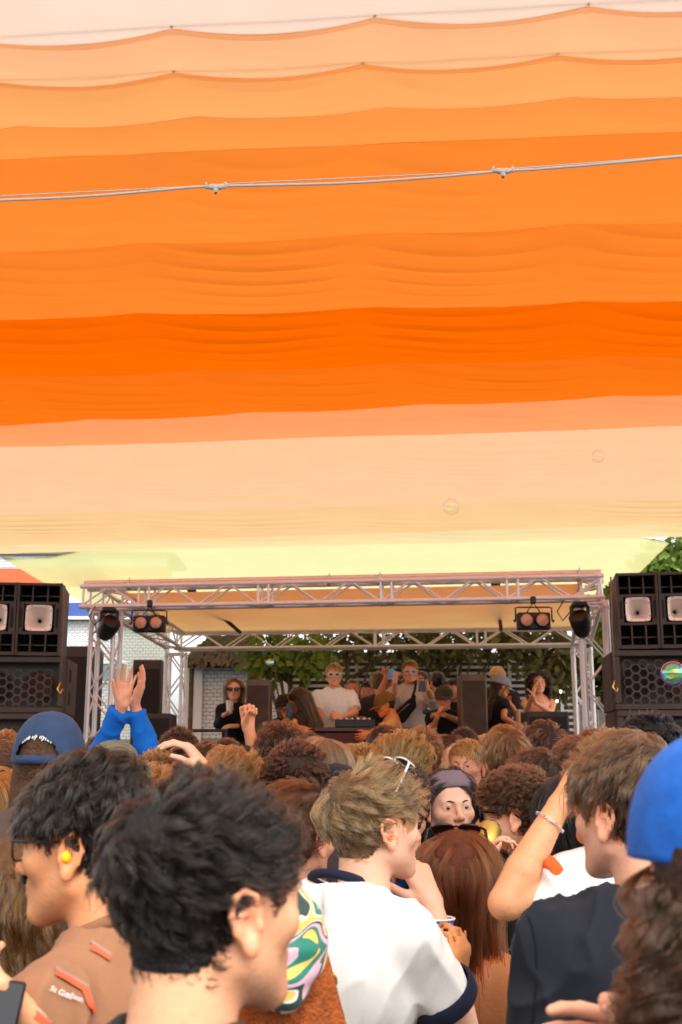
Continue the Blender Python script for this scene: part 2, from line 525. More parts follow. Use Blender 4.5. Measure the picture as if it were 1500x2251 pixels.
# roof sheet, sagging from the front truss to the rear one
def roof_sheet():
    NX, NY = 60, 30
    a0 = fl + Vector((0.1, 0.18, TH / 2 - 0.03)); a1 = fr + Vector((-0.05, 0.18, TH / 2 - 0.03))
    b0 = bl + Vector((-0.15, 0, 0.13)); b1 = br + Vector((0.1, 0, 0.13))
    vs = []
    for j in range(NY):
        for i in range(NX):
            s, t = i / (NX - 1), j / (NY - 1)
            p = (a0 * (1 - s) + a1 * s) * (1 - t) + (b0 * (1 - s) + b1 * s) * t
            p = p + Vector((0, 0, -0.05 * math.sin(math.pi * s) * math.sin(math.pi * t) + 0.018 * math.sin(s * 19 + 2 * t) * math.sin(math.pi * t)))
            vs.append(p - fl)
    idx = np.arange(NX * NY).reshape(NY, NX)
    F = np.stack([idx[:-1, :-1], idx[:-1, 1:], idx[1:, 1:], idx[1:, :-1]], -1).reshape(-1, 4)
    m = cloth_translucent('roof_sheet_vinyl', (0.84, 0.78, 0.50), 0.66, 0.0, 0.06)
    o = mobj('roof_sheet', mesh_np('roof_sheet', [tuple(v) for v in vs], F, m), None, fl)
    tag(o, 'tan translucent roof sheet stretched over the stage', 'roof sheet')
roof_sheet()
for (p, q, lab) in (((422, 1297, 11.6), (528, 1390, 13.0), 'dark diagonal pole under the roof sheet on the side of the woman in black'),
                    ((1090, 1283, 11.0), (1102, 1385, 13.1), 'dark upright-looking pole under the roof sheet near the twin lamp')):
    a, b = P(*p), P(*q)
    e = empty('roof_pole', a); tag(e, lab, 'pole')
    MB().tube([(0, 0, 0), b - a], 0.022, 8).build('pole', M_BLACK, e)
    MB().box((0, 0, 0), (0.09, 0.06, 0.05), bevel=0.01).build('end_bracket', M_BLACK, e)

# deck
ctr = (FLc + FRc + BLc + BRc) / 4
vS = ((BLc + BRc) - (FLc + FRc)).normalized()
angS = math.atan2(uF.y, uF.x)
e = empty('stage_deck', (ctr.x, ctr.y, 0), angS); tag(e, 'low black stage deck behind the crowd', 'stage')
for i in range(5):
    MB().box((-2.2 + i * 1.1, 0.1, DECK - 0.06), (1.09, 3.4, 0.12), bevel=0.008).build('deck_panel', M_BLKWOOD, e)
MB().box((0, -1.52, DECK / 2 - 0.06), (5.45, 0.04, DECK - 0.14)).build('skirt', mat('black_cloth', (0.012, 0.010, 0.009), 0.9), e)
for sx in (-2.5, 0, 2.5):
    for sy in (-1.2, 1.5):
        MB().tube([(sx, sy, 0.0), (sx, sy, DECK - 0.12)], 0.025, 8).build('leg', M_STEEL, e)

def standing(px, y, D):      # x, y on the deck for something seen at px at depth D
    p = P(px, y, D); return Vector((p.x, p.y, DECK))
def dark_box(name, label, px0, px1, ytop, D, depth, zbase=DECK, rz=0.0, m=M_BLKWOOD, cat='speaker', edge=True, slot=False, gm=None):
    a, b = P(px0, ytop, D), P(px1, ytop, D)
    w = b.x - a.x; h = a.z - zbase
    e = empty(name, ((a.x + b.x) / 2, D + depth / 2, zbase), rz); tag(e, label, cat)
    MB().box((0, 0, h / 2), (w, depth, h), bevel=0.012).build('cabinet', m, e)
    MB().box((0, -depth / 2 - 0.003, h / 2), (w * 0.88, 0.010, h * 0.92), bevel=0.004).build('grille', gm or M_DARKIN, e)
    if slot:
        MB().box((w * 0.2, -depth / 2 - 0.012, h * 0.62), (0.03, 0.012, 0.14)).build('handle_slot', M_BLACK, e)
    return e
BROWN = mat('brown_speaker_wood', (0.13, 0.07, 0.035), 0.5, bump=0.15, bscale=40, var=0.2)
BROWN2 = mat('brown_speaker_cloth', (0.055, 0.030, 0.017), 0.8, bump=0.2, bscale=60, var=0.2)
dark_box('monitor_speaker', 'tall brown wooden monitor speaker beside the woman in black', 541, 594, 1493, 11.5, 0.42, m=BROWN, gm=BROWN2)
dark_box('monitor_speaker', 'tall dark monitor speaker behind the man in the camouflage cap', 1013, 1070, 1482, 11.3, 0.42, m=BROWN, gm=BROWN2)
dark_box('wedge_monitor', 'black box speaker in front of the woman in the blue bikini top', 1158, 1251, 1564, 11.0, 0.4)
dark_box('wedge_monitor', 'black box speaker beneath the blue raised sleeves', 316, 377, 1568, 11.2, 0.4)
dark_box('tall_speaker', 'tall grey speaker with small square port behind the raised hands', 293, 356, 1450, 14.6, 0.5, 0.0, slot=True)
dark_box('tall_speaker', 'tall black cabinet squeezed between speaker stack and front tower', 141, 206, 1420, 13.0, 0.6, 0.0)
# DJ table
def dj_table():
    a, b = P(690, 1595, 11.6), P(940, 1595, 11.5)
    e = empty('dj_table', ((a.x + b.x) / 2, 11.85, DECK)); tag(e, 'dark draped table in front of the white shirt performer', 'table')
    h = a.z - DECK - 0.02; w = b.x - a.x
    MB().box((0, 0, h - 0.02), (w, 0.6, 0.04), bevel=0.006).build('tabletop', mat('maroon_top', (0.06, 0.02, 0.018), 0.4), e)
    MB().box((0, -0.27, (h - 0.05) / 2), (w * 0.96, 0.03, h - 0.06)).build('front_drape', mat('maroon_drape', (0.10, 0.028, 0.022), 0.9, bump=0.3, bscale=12), e)
    for sx in (-1, 1):
        MB().tube([(sx * w * 0.46, 0.2, 0), (sx * w * 0.46, 0.2, h - 0.04)], 0.018, 8).build('leg', M_STEEL, e)
    m = empty('mixer', ((a.x + b.x) / 2 - 0.15, 11.85, DECK + h)); tag(m, 'low black mixing desk standing on the draped table', 'mixer')
    MB().box((0, 0, 0.045), (0.42, 0.38, 0.08), bevel=0.008).build('case', M_BLACK, m)
    for i in range(6):
        MB().lathe([(0.011, 0.0), (0.011, 0.02), (0, 0.02)], 8).build('knob', M_WHITEP, m, loc=(-0.15 + i * 0.06, -0.05, 0.086))
dj_table()
def rail(px0, px1, y, D, lab):
    a, b = P(px0, y, D), P(px1, y, D)
    e = empty('stage_rail', (a.x, D, DECK)); tag(e, lab, 'rail')
    rod('bar', (0, 0, a.z - DECK), (b.x - a.x, 0, b.z - DECK), 0.016, M_BLACK, e)
    for t in (0.03, 0.97):
        rod('post', ((b.x - a.x) * t, 0, 0), ((b.x - a.x) * t, 0, a.z - DECK), 0.016, M_BLACK, e)
rail(415, 500, 1606, 11.3, 'short black rail in front of the woman holding a cup')

# ------------------------------------------------------------------ stage lights
def twin_lamp(px, py, D, label):
    c = P(px, py, D)
    e = empty('twin_lamp', c); tag(e, label, 'stage light')
    MB().box((0, 0.03, 0), (0.30, 0.10, 0.155), bevel=0.012).build('housing', M_BLACK, e)
    for s in (-1, 1):
        h = MB().lathe([(0.058, 0.0), (0.068, 0.0), (0.068, 0.04), (0.058, 0.04), (0.058, 0.0)], 20, Matrix.Translation((s * 0.072, -0.062, 0.006)) @ Matrix.Rotation(R(-90), 4, 'X')).build('lamp_ring', M_BLACK, e)
        l = MB().lathe([(0.0, 0.012), (0.03, 0.008), (0.056, 0.0)], 20, Matrix.Translation((s * 0.072, -0.05, 0.006)) @ Matrix.Rotation(R(90), 4, 'X'))
        l.build('lens', mat('copper_lens', (0.62, 0.30, 0.20), 0.25, 0.5, bump=0.6, bscale=120), e)
    MB().tube([(-0.165, 0, 0.0), (-0.165, 0, 0.12), (-0.14, 0, 0.125), (0.14, 0, 0.125), (0.165, 0, 0.12), (0.165, 0, 0.0)], 0.007, 6).build('bracket', M_BLACK, e)
    MB().tube([(-0.06, 0, 0.08), (0, 0, 0.17), (0.06, 0, 0.08)], 0.006, 6).build('hanger', M_BLACK, e)
    MB().box((0, 0, 0.19), (0.05, 0.05, 0.07), bevel=0.01).build('clamp', M_BLACK, e)
    for s in (-1, 1):
        MB().lathe([(0.012, 0), (0.012, 0.02), (0, 0.02)], 8, Matrix.Translation((s * 0.165, 0, 0.0)) @ Matrix.Rotation(R(90 * s), 4, 'Y')).build('knob', M_BLACK, e)
twin_lamp(328, 1371, 10.5, 'twin round lamp hanging under the front truss near the raised hands')
twin_lamp(1174, 1365, 10.1, 'twin round lamp hanging under the front truss near the bikini woman')
def moving_light(px, py, D, label, rot):
    c = P(px, py, D)
    e = empty('moving_light', c); tag(e, label, 'stage light')
    MB().box((0, 0, 0.16), (0.13, 0.13, 0.05), bevel=0.015).build('base', M_BLACK, e)
    for s in (-1, 1):
        MB().box((s * 0.075, 0, 0.07), (0.025, 0.06, 0.17), bevel=0.008).build('arm', M_BLACK, e)
    M = Matrix.Rotation(rot, 4, 'Y') @ Matrix.Rotation(R(35), 4, 'X')
    MB().lathe([(0.0, -0.13), (0.055, -0.13), (0.075, -0.10), (0.092, 0.0), (0.095, 0.06), (0.08, 0.085), (0.0, 0.09)], 14, M).build('lamp_head', M_BLACK, e)
    MB().lathe([(0.055, -0.135), (0.0, -0.138)], 14, M).build('lens', mat('dull_glass', (0.25, 0.26, 0.27), 0.1), e)
    MB().tube([(0.02, 0.03, 0.18), (-0.05, 0.05, 0.13), (-0.15, 0.04, 0.02), (-0.2, 0.02, 0.1), (-0.14, 0, 0.2)], 0.006, 6).build('power_cable', M_BLACK, e)
moving_light(240, 1378, 10.6, 'black moving head light under the front truss above the raised hands', R(35))
moving_light(1276, 1368, 10.0, 'black moving head light under the front truss beside the dark stack', R(-20))

# ------------------------------------------------------------------ loudspeaker stacks
def horn_box(label, c, w, h, rz=0.0, horn_dx=0.0, lean=0.05, D=0.6):
    """mid-top cabinet: flared face, dark chambers above and below, pale square horn in the middle. c = bottom centre of the front"""
    e = empty('horn_speaker', c, rz); tag(e, label, 'speaker', 'horn speakers on top of the stacks')
    t = 0.02
    for sx in (-1, 1):
        x = sx * (w / 2 - t / 2)
        MB().add([(x - t / 2, 0.0, 0), (x + t / 2, 0.0, 0), (x + t / 2, D, 0), (x - t / 2, D, 0), (x - t / 2, -lean, h), (x + t / 2, -lean, h), (x + t / 2, D, h), (x - t / 2, D, h)],
                 [(0, 3, 2, 1), (4, 5, 6, 7), (0, 1, 5, 4), (1, 2, 6, 5), (2, 3, 7, 6), (3, 0, 4, 7)]).build('side_panel', M_BLKWOOD, e)
    MB().box((0, D / 2 - lean / 2, h - 0.012), (w - 2 * t - 0.002, D + lean - 0.01, 0.022)).build('top_panel', M_BLKWOOD, e)
    MB().box((0, D / 2, 0.014), (w - 2 * t - 0.002, D - 0.01, 0.03)).build('bottom_panel', M_BLKWOOD, e)
    MB().box((0, D * 0.7, h / 2), (w - 2 * t - 0.004, 0.02, h - 0.05)).build('inner_baffle', M_DARKIN, e)
    hs = w * 0.60; hz = h * 0.515; yb = -0.012
    hh = hs / 2 + 0.03
    # baffle round the horn
    MB().box((-w * 0.405, 0.012, hz), (w * 0.13, 0.04, 2 * hh), bevel=0.004).build('baffle', M_BLKWOOD, e)
    MB().box((w * 0.405, 0.012, hz), (w * 0.13, 0.04, 2 * hh), bevel=0.004).build('baffle', M_BLKWOOD, e)
    for s in (-1, 1):
        MB().box((0, 0.012, hz + s * (hh - 0.012)), (w * 0.68, 0.038, 0.022)).build('baffle', M_BLKWOOD, e)
        MB().box((s * w * 0.405, yb - 0.0, hz), (w * 0.055, 0.006, hs * 0.75), bevel=0.002).build('port_slot', M_DARKIN, e)
    # horn: square flange and rectangular flare to a small throat
    n = 28; vs = []; rings = [(1.0, 0.0), (0.86, 0.004), (0.80, 0.02), (0.62, 0.10), (0.40, 0.19), (0.17, 0.26), (0.10, 0.30)]
    for (f, y) in rings:
        pw = 5.0 if f > 0.5 else 2.5
        dx = horn_dx * (1 - f)
        for j in range(n):
            a = 2 * math.pi * (j + 0.5) / n
            ca, sa = math.cos(a), math.sin(a)
            q = (abs(ca) ** pw + abs(sa) ** pw) ** (-1 / pw) if f < 0.99 else (abs(ca) ** 9 + abs(sa) ** 9) ** (-1 / 9)
            vs.append((dx + ca * q * hs / 2 * f, -0.016 + y * 0.85, hz + sa * q * hs / 2 * f))
    fs = []
    for i in range(len(rings) - 1):
        for j in range(n):
            fs.append((i * n + j, i * n + (j + 1) % n, (i + 1) * n + (j + 1) % n, (i + 1) * n + j))
    ho = MB().add(vs, fs, True).build('horn', M_HORN, e)
    MB().ball((horn_dx, 0.22, hz), (hs * 0.07, 0.02, hs * 0.075), 12, 8).build('throat', M_DARKIN, ho)
    for sx in (-1, 1):
        for q in (-0.5, 0.5):
            for (x, z) in ((sx * hs * 0.465, q * hs * 0.55), (q * hs * 0.55, sx * hs * 0.465)):
                MB().lathe([(0.005, 0), (0.004, 0.004), (0, 0.004)], 6, Matrix.Translation((x, -0.016, hz + z)) @ Matrix.Rotation(R(90), 4, 'X')).build('screw', M_BLACK, ho)
    # fins in the dark chambers
    for (z0, z1) in ((0.03, hz - hh), (hz + hh, h - 0.025)):
        for fx in (-0.17, 0.17):
            MB().box((fx * w, 0.10, (z0 + z1) / 2), (0.012, 0.2, z1 - z0)).build('fin', M_BLKWOOD, e)
        MB().box((0, 0.16, z0 + (z1 - z0) * 0.42), (w - 2 * t - 0.01, 0.2, 0.012)).build('shelf_fin', M_BLKWOOD, e)
    return e
HEXBAR = {}
def hex_grille(parent, w, h, y, r=0.043):
    """honeycomb grille joined as one part, over a dark cavity"""
    mb = MB(); seen = set()
    dx, dz = r * 1.5, r * math.sqrt(3)
    nc = int(w / dx) + 1; nr = int(h / dz) + 1
    for c in range(nc):
        for q in range(nr):
            cx = -w / 2 + c * dx; cz = q * dz + (dz / 2 if c % 2 else 0) + r * 0.9
            if cx < -w / 2 + r or cx > w / 2 - r or cz + r > h: continue
            ring = [(cx + r * math.cos(k * math.pi / 3), cz + r * math.sin(k * math.pi / 3)) for k in range(6)]
            inner = [(cx + r * 0.80 * math.cos(k * math.pi / 3), cz + r * 0.80 * math.sin(k * math.pi / 3)) for k in range(6)]
            vs = [(x, y, z) for x, z in ring] + [(x, y, z) for x, z in inner] + [(x, y + 0.014, z) for x, z in inner]
            fs = []
            for k in range(6):
                fs.append((k, (k + 1) % 6, 6 + (k + 1) % 6, 6 + k)); fs.append((6 + k, 6 + (k + 1) % 6, 12 + (k + 1) % 6, 12 + k))
            mb.add(vs, fs)
    g = mb.build('honeycomb_grille', M_MESHG, parent)
def sub_box(label, c, w, h, rz=0.0, D=0.75, rim=0.05):
    e = empty('bass_speaker', c, rz); tag(e, label, 'speaker', 'bass speakers with honeycomb grilles')
    t = rim
    MB().box((0, D / 2 + 0.09, h / 2), (w, D - 0.18, h), bevel=0.008).build('cabinet', M_BLKWOOD, e)
    for sx in (-1, 1):
        MB().box((sx * (w / 2 - t / 2), 0.0515, h / 2), (t, 0.077, h - 2 * t - 0.003), bevel=0.004).build('side_rim', M_BLKWOOD, e)
    for sz in (0, 1):
        MB().box((0, 0.0515, t / 2 + sz * (h - t)), (w, 0.075, t), bevel=0.004).build('rim', M_BLKWOOD, e)
    cone = mat('rust_cone', (0.07, 0.028, 0.014), 0.8, var=0.4, vscale=12)
    for sx in (-0.22, 0.22):
        MB().lathe([(0.17 * h * 1.5, 0.0), (0.05, 0.045), (0.0, 0.03)], 20, Matrix.Translation((sx * w, 0.085, h / 2)) @ Matrix.Rotation(R(-90), 4, 'X')).build('cone', cone if sx > 0 else M_DARKIN, e)
    hex_holder = empty('grille', (0, 0, 0)); hex_holder.parent = e
    hex_grille(e, w - 2 * t, h - 2 * t + 0.03, 0.03)
    bpy.data.objects.remove(hex_holder)
    for sz in (0.3, 0.7):
        MB().box((w / 2 + 0.003, 0.35, h * sz), (0.008, 0.05, 0.12), bevel=0.003).build('handle_slot', M_DARKIN, e)
    return e
def stack(side):
    if side == 'L':
        Dp = 9.8
        x_in_top, x_div, ytop, ymid, ysub = 140, 44, 1285, 1442, 1567
        a = P(x_in_top, ytop, Dp); b = P(x_div, ytop, Dp)
        rz = R(8)
    else:
        Dp = 9.3
        x_in_top, x_div, ytop, ymid, ysub = 1352, 1441, 1263, 1427, 1560
        a = P(x_in_top, ytop, Dp); b = P(x_div, ytop, Dp)
        rz = R(-9)
    w = abs(a.x - b.x)
    sg = -1 if side == 'L' else 1
    zt = a.z; zm = P(x_div, ymid, Dp).z; zs = P(x_div, ysub, Dp).z
    names = ('beside the white brick wall', 'at the very edge by the flag coloured wall') if side == 'L' else ('next to the front tower', 'at the picture edge behind the rainbow bubble')
    for k in range(2):
        cx = a.x + sg * w * (k + 0.5) * math.cos(rz); cy = Dp + sg * w * (k + 0.5) * math.sin(rz)
        horn_box('black speaker with pale square horn %s' % names[k], (cx, cy, zm + 0.004), w - 0.006, zt - zm, rz, horn_dx=(0.02 if side == 'R' else -0.02) * (1 if k == 0 else -1))
    W = 2 * w + 0.06
    cx = a.x + sg * w - sg * 0.02
    hs = zm - zs
    z = zs
    labs = ['first', 'second', 'third', 'fourth', 'fifth']
    k = 0
    while z > 0.02:
        z0 = max(z, 0.0)
        where = 'near the navy cap' if side == 'L' else 'near the rainbow bubble'
        sub_box('honeycomb fronted bass speaker, %s below the horns %s' % (labs[min(k, 4)], where), (cx, Dp + 0.02 - 0.03 * (k % 2) - 0.05, z0), W, hs - 0.006, rz * 0.6)
        z -= hs; k += 1
    if z + hs > 0.02:
        e = empty('speaker_plinth', (cx, Dp + 0.4, 0)); tag(e, 'dark plinth carrying the speaker stack %s' % ('by the brick wall' if side == 'L' else 'by the trees'), 'plinth')
        MB().box((0, 0, (z + hs) / 2 - 0.003), (W, 0.7, z + hs - 0.006), bevel=0.01).build('block', M_BLKWOOD, e)
    # strap hanging down the inner side
    if side == 'L':
        p0 = P(143, 1288, Dp - 0.12); p1 = P(133, 1500, Dp - 0.14)
        xs = [p0, P(140, 1400, Dp - 0.14), p1]
    else:
        p0 = P(1343, 1268, Dp - 0.12); p1 = P(1352, 1495, Dp - 0.14)
        xs = [p0, P(1346, 1400, Dp - 0.14), p1]
    e = empty('ratchet_strap', p0); tag(e, 'thin ratchet strap with brass hook hanging on the stack %s' % ('by the brick wall' if side == 'L' else 'by the trees'), 'strap')
    MB().tube([q - p0 for q in xs], 0.007, 6).build('webbing', mat('brown_webbing', (0.18, 0.11, 0.09), 0.8), e)
    MB().tube([p1 - p0, p1 - p0 + Vector((-0.02, 0, -0.06)), p1 - p0 + Vector((0.01, -0.01, -0.10)), p1 - p0 + Vector((0.02, 0, -0.05))], 0.008, 6).build('hook', mat('brass', (0.75, 0.5, 0.15), 0.25, 1.0), e)
stack('L'); stack('R')

# ------------------------------------------------------------------ things behind the stage
def hexbrick_mesh(m, w, h, d):
    c = w * 0.22
    pr = [(-w / 2, 0), (-w / 2 + c, -h / 2), (w / 2 - c, -h / 2), (w / 2, 0), (w / 2 - c, h / 2), (-w / 2 + c, h / 2)]
    vs = [(x * 0.90, -d, z * 0.86) for x, z in pr] + [(x, 0, z) for x, z in pr]
    fs = [tuple(range(6))] + [(i, 6 + i, 6 + (i + 1) % 6, (i + 1) % 6) for i in range(6)]
    return vs, fs
def brick_face(parent, x0, x1, z0, z1, y, w=0.105, h=0.058, limit=300, sag=None):
    vs, fs = hexbrick_mesh(None, w * 1.16, h * 0.97, 0.012)
    me = MB().add(vs, fs).mesh('brick', M_WBRICK)
    spots = []
    r = 0; z = z1 - h / 2
    while z > z0:
        x = x0 + (w / 2 if r % 2 else w)
        while x < x1 - w * 0.3:
            spots.append((x, z)); x += w
        z -= h; r += 1
    rest = MB()
    for k, (x, z) in enumerate(spots):
        j = Vector((random.uniform(-.002, .002), random.uniform(-0.003, 0.001), random.uniform(-.0015, .0015)))
        if k < limit:
            mobj('brick', me, parent, loc=Vector((x, y, z)) + j)
        else:
            rest.add([(v[0] + x + j.x, v[1] + y + j.y, v[2] + z + j.z) for v in vs], fs)
    if rest.v:
        o = rest.build('brickwork', M_WBRICK, parent); o['kind'] = 'stuff'
def building():
    D = 24.6
    x0 = P(-420, 1400, D).x; x1 = P(366, 1400, D).x
    top = P(0, 1216, D).z
    e = empty('shed_building', ((x0 + x1) / 2, D, 0)); tag(e, 'white shed with corrugated top, orange and blue bands and white brick base', 'building')
    hw = (x1 - x0) / 2
    zs = [P(0, y, D).z for y in (1222, 1251, 1291, 1326, 1357, 1363)]
    cw = mat('white_corrugated_steel', (0.78, 0.79, 0.80), 0.5)
    # corrugated band: real ridges
    v = []; f = []
    nz = 64
    for i in range(nz + 1):
        z = zs[1] + (zs[0] - zs[1]) * i / nz
        yy = -0.10 + 0.02 * math.sin(i / nz * 2 * math.pi * 5)
        v += [(-hw, yy, z), (hw, yy, z)]
        if i: f.append((2 * i - 2, 2 * i - 1, 2 * i + 1, 2 * i))
    MB().add(v, f, True).build('corrugated_panel', cw, e)
    def band(nm, a, b, m, y=-0.10):
        MB().box((0, y / 2 + 0.2, (a + b) / 2), (2 * hw, 0.4 - y, a - b - 0.003)).build(nm, m, e)
    band('orange_band', zs[1], zs[2], mat('orange_paint', lin((240, 92, 48)), 0.5, var=0.04))
    band('white_band', zs[2], zs[3], mat('white_paint', (0.8, 0.8, 0.82), 0.5, var=0.03))
    band('blue_band', zs[3], zs[4], mat('blue_paint', lin((58, 82, 150)), 0.5, var=0.04))
    band('white_ledge', zs[4], zs[5], mat('white_paint', (0.8, 0.8, 0.82)), -0.16)
    MB().box((0, 0.9, zs[0] + 0.03), (2 * hw + 0.3, 2.2, 0.06)).build('roof', mat('dark_gutter', (0.12, 0.11, 0.10), 0.6), e)
    MB().box((0, 0.3, zs[5] / 2), (2 * hw, 0.5, zs[5] - 0.004)).build('wall', M_MORTAR, e)
    xb0 = P(139, 1400, D).x - (x0 + x1) / 2
    brick_face(e, xb0, hw, P(0, 1625, D).z, zs[5] - 0.02, 0.048, w=0.118, h=0.066)
    # window behind the tower
    wx = P(245, 1470, D).x - (x0 + x1) / 2; wz = P(245, 1478, D).z
    wd = MB().box((wx, 0.03, wz), (0.62, 0.03, 0.40)).build('window', mat('window_glass', (0.20, 0.28, 0.31), 0.08), e)
    fr_ = MB()
    for (cx, cz, sx, sz) in ((0, 0.21, 0.68, 0.04), (0, -0.21, 0.68, 0.04), (-0.32, 0, 0.04, 0.38), (0.32, 0, 0.04, 0.38), (0, 0, 0.03, 0.38)):
        fr_.box((wx + cx, 0.02, wz + cz), (sx, 0.05, sz))
    fr_.build('window_frame', mat('white_paint', (0.8, 0.8, 0.82)), wd)
building()
def low_wall():
    D = 17.5
    a = P(412, 1465, D); b = P(634, 1450, D)
    e = empty('brick_wall', ((a.x + b.x) / 2, D, 0)); tag(e, 'white painted brick wall behind the woman in the black shirt', 'wall')
    hw = (b.x - a.x) / 2; z1 = a.z
    MB().box((0, 0.15, z1 / 2), (2 * hw, 0.2, z1)).build('core', M_MORTAR, e)
    brick_face(e, -hw, hw, P(0, 1625, D).z, z1, 0.046)
    px = -hw + 0.12
    zt = P(412, 1447, D).z
    MB().box((px, 0.12, zt / 2), (0.26, 0.30, zt), bevel=0.01).build('pier', M_WBRICK, e)
    px = hw - 0.06
    MB().box((px, 0.12, z1 / 2 + 0.01), (0.14, 0.28, z1 + 0.02), bevel=0.01).build('pier', M_WBRICK, e)
low_wall()
def thatch():
    D = 17.0
    a = P(395, 1465, D); b = P(575, 1470, D)
    e = empty('thatch_roof', ((a.x + b.x) / 2, D, a.z)); tag(e, 'dark brown thatch roof edge above the white brick wall', 'roof')
    mb = MB(); w = b.x - a.x
    for k in range(420):
        x = random.uniform(-0.5, 0.5) * w; t = random.random()
        y = 0.3 + t * 1.3; z = 0.0 + t * 0.62 + random.uniform(-.02, .03)
        if abs(x) > w * (0.5 - 0.25 * t): continue
        dx = random.uniform(-.05, .05)
        mb.add([(x - .03, y, z + .10), (x + .03, y, z + .10), (x + .022 + dx, y - .26, z - .03), (x - .022 + dx, y - .27, z - .03)], [(0, 1, 2, 3)])
    mb.build('thatch', mat('thatch', (0.055, 0.038, 0.026), 0.95, var=0.5, vscale=6), e)
    v = [(-w / 2, 0.25, 0.0), (w / 2, 0.25, 0.0), (w * 0.25, 1.7, 0.66), (-w * 0.25, 1.7, 0.66)]
    MB().add(v, [(0, 1, 2, 3)]).build('roof_base', mat('thatch_base', (0.03, 0.02, 0.015), 0.95), e)
    for s in (-1, 1):
        MB().tube([(s * w * 0.4, 0.5, -a.z), (s * w * 0.4, 0.5, 0.12)], 0.05, 8).build('post', M_BARK, e)
thatch()
def slat_fence():
    D = 18.0
    a = P(640, 1433, D); b = P(1262, 1425, D)
    e = empty('slat_fence', ((a.x + b.x) / 2, D, 0)); tag(e, 'tall dark fence of grey horizontal slats behind the performers', 'fence')
    w = b.x - a.x; zt = a.z; zb = 1.9; n = 16
    sl = mat('grey_slat', (0.48, 0.47, 0.45), 0.6, 0.2, var=0.15)
    bm = MB().box((0, 0, 0), (w, 0.035, 0.043), bevel=0.004).mesh('slat', sl)
    for i in range(n):
        mobj('slat', bm, e, loc=(0, random.uniform(-.004, .004), zb + (zt - zb) * (i + 0.5) / n), )
    for i in range(6):
        MB().box((-w / 2 + w * (i + 0.3) / 5.6, -0.045, zt / 2 + 0.05), (0.05, 0.05, zt + 0.1)).build('post', M_STEEL, e)
    MB().box((0, 0.08, zt / 2), (w, 0.02, zt)).build('backing', mat('dark_backing', (0.07, 0.06, 0.05), 0.9), e)
slat_fence()
def leaf_mat(name, col):
    m = cloth_translucent(name, col, 0.35, 0.0, 0.35)
    return m
def tree(label, base, height, crowns, nleaf, leaf, mt, trunk_r=0.08, seed=1, limbs=5, droop=0.3):
    rg = np.random.default_rng(seed)
    base = Vector(base)
    e = empty('tree', base); tag(e, label, 'tree', 'trees behind the stage')
    mb = MB()
    top = Vector((crowns[0][0][0], crowns[0][0][1], crowns[0][0][2])) - base
    pts = [Vector((0, 0, 0))]
    for k in range(1, 7):
        t = k / 6
        pts.append(Vector((top.x * t * t + rg.normal(0, .03), top.y * t * t + rg.normal(0, .03), top.z * t)))
    mb.tube(pts, [trunk_r * (1 - 0.6 * k / 6) for k in range(7)], 10)
    for (c, r) in crowns:
        c = Vector(c) - base
        for k in range(limbs):
            q = c + Vector(rg.normal(0, 0.45, 3)) * Vector(r).length * 0.5
            s = pts[rg.integers(3, 6)]
            mid = (s + q) / 2 + Vector((0, 0, 0.08))
            mb.tube([s, mid, q], [trunk_r * 0.35, trunk_r * 0.22, trunk_r * 0.08], 6)
    mb.build('trunk', M_BARK, e)
    # leaves: clumps spread through the crown ellipsoids
    cs = []
    for (c, r) in crowns:
        k = max(6, int(nleaf / 22 / len(crowns)))
        d = rg.normal(0, 1, (k, 3)); d /= np.linalg.norm(d, axis=1)[:, None]
        d *= rg.uniform(0.25, 1.0, (k, 1)) ** 0.45
        cs.append(np.array(c) - np.array(base) + d * np.array(r))
    cs = np.concatenate(cs)
    per = max(8, nleaf // len(cs))
    cen = np.repeat(cs, per, 0) + np.clip(rg.normal(0, 1, (len(cs) * per, 3)), -1.4, 1.4) * leaf * 0.9
    n = len(cen)
    out = np.repeat(cs, per, 0); 
    dirv = cen - out + rg.normal(0, leaf, (n, 3)); dirv[:, 2] -= droop * leaf * 2
    dirv /= np.linalg.norm(dirv, axis=1)[:, None] + 1e-6
    sidev = np.cross(dirv, rg.normal(0, 1, (n, 3))); sidev /= np.linalg.norm(sidev, axis=1)[:, None] + 1e-6
    L = leaf * rg.uniform(0.7, 1.4, (n, 1)); W = L * 0.30
    nrm = np.cross(dirv, sidev)
    v = np.stack([cen, cen + dirv * L * 0.5 + sidev * W + nrm * L * .06, cen + dirv * L, cen + dirv * L * 0.5 - sidev * W + nrm * L * .06], 1).reshape(-1, 3)
    f = np.arange(n * 4).reshape(n, 4)
    mobj('crown', mesh_np('crown', v, f, mt, False), e)
LG = leaf_mat('leaf_bright', (0.17, 0.24, 0.05)); LD = leaf_mat('leaf_dark', (0.05, 0.075, 0.018)); LB = leaf_mat('leaf_olive', (0.15, 0.15, 0.06))
def tr(label, px, D, blobs, nleaf, leaf, mt, seed, tr_=0.08):
    b = P(px, 1600, D); b.z = 0
    cr = []
    for (x, y, rx, ry) in blobs:
        c = P(x, y, D); cr.append((tuple(c), (rx * D / FPX, rx * D / FPX * 0.8, ry * D / FPX)))
    tree(label, b, 3, cr, nleaf, leaf, mt, tr_, seed)
tr('young green tree with thin trunk in front of the white brick wall', 648, 15.8, [(640, 1418, 70, 30), (598, 1432, 40, 20), (688, 1440, 40, 30), (585, 1462, 20, 20)], 650, 0.15, LG, 3, 0.07)
tr('dark leafy tree behind the white shirt performer', 800, 17.0, [(760, 1412, 80, 26), (850, 1420, 80, 28), (930, 1408, 60, 26)], 800, 0.15, LB, 4)
tr('thin leafy tree behind the man in the grey overshirt', 990, 17.2, [(960, 1408, 70, 20), (1050, 1398, 80, 22), (1120, 1395, 60, 22)], 700, 0.15, LB, 5)
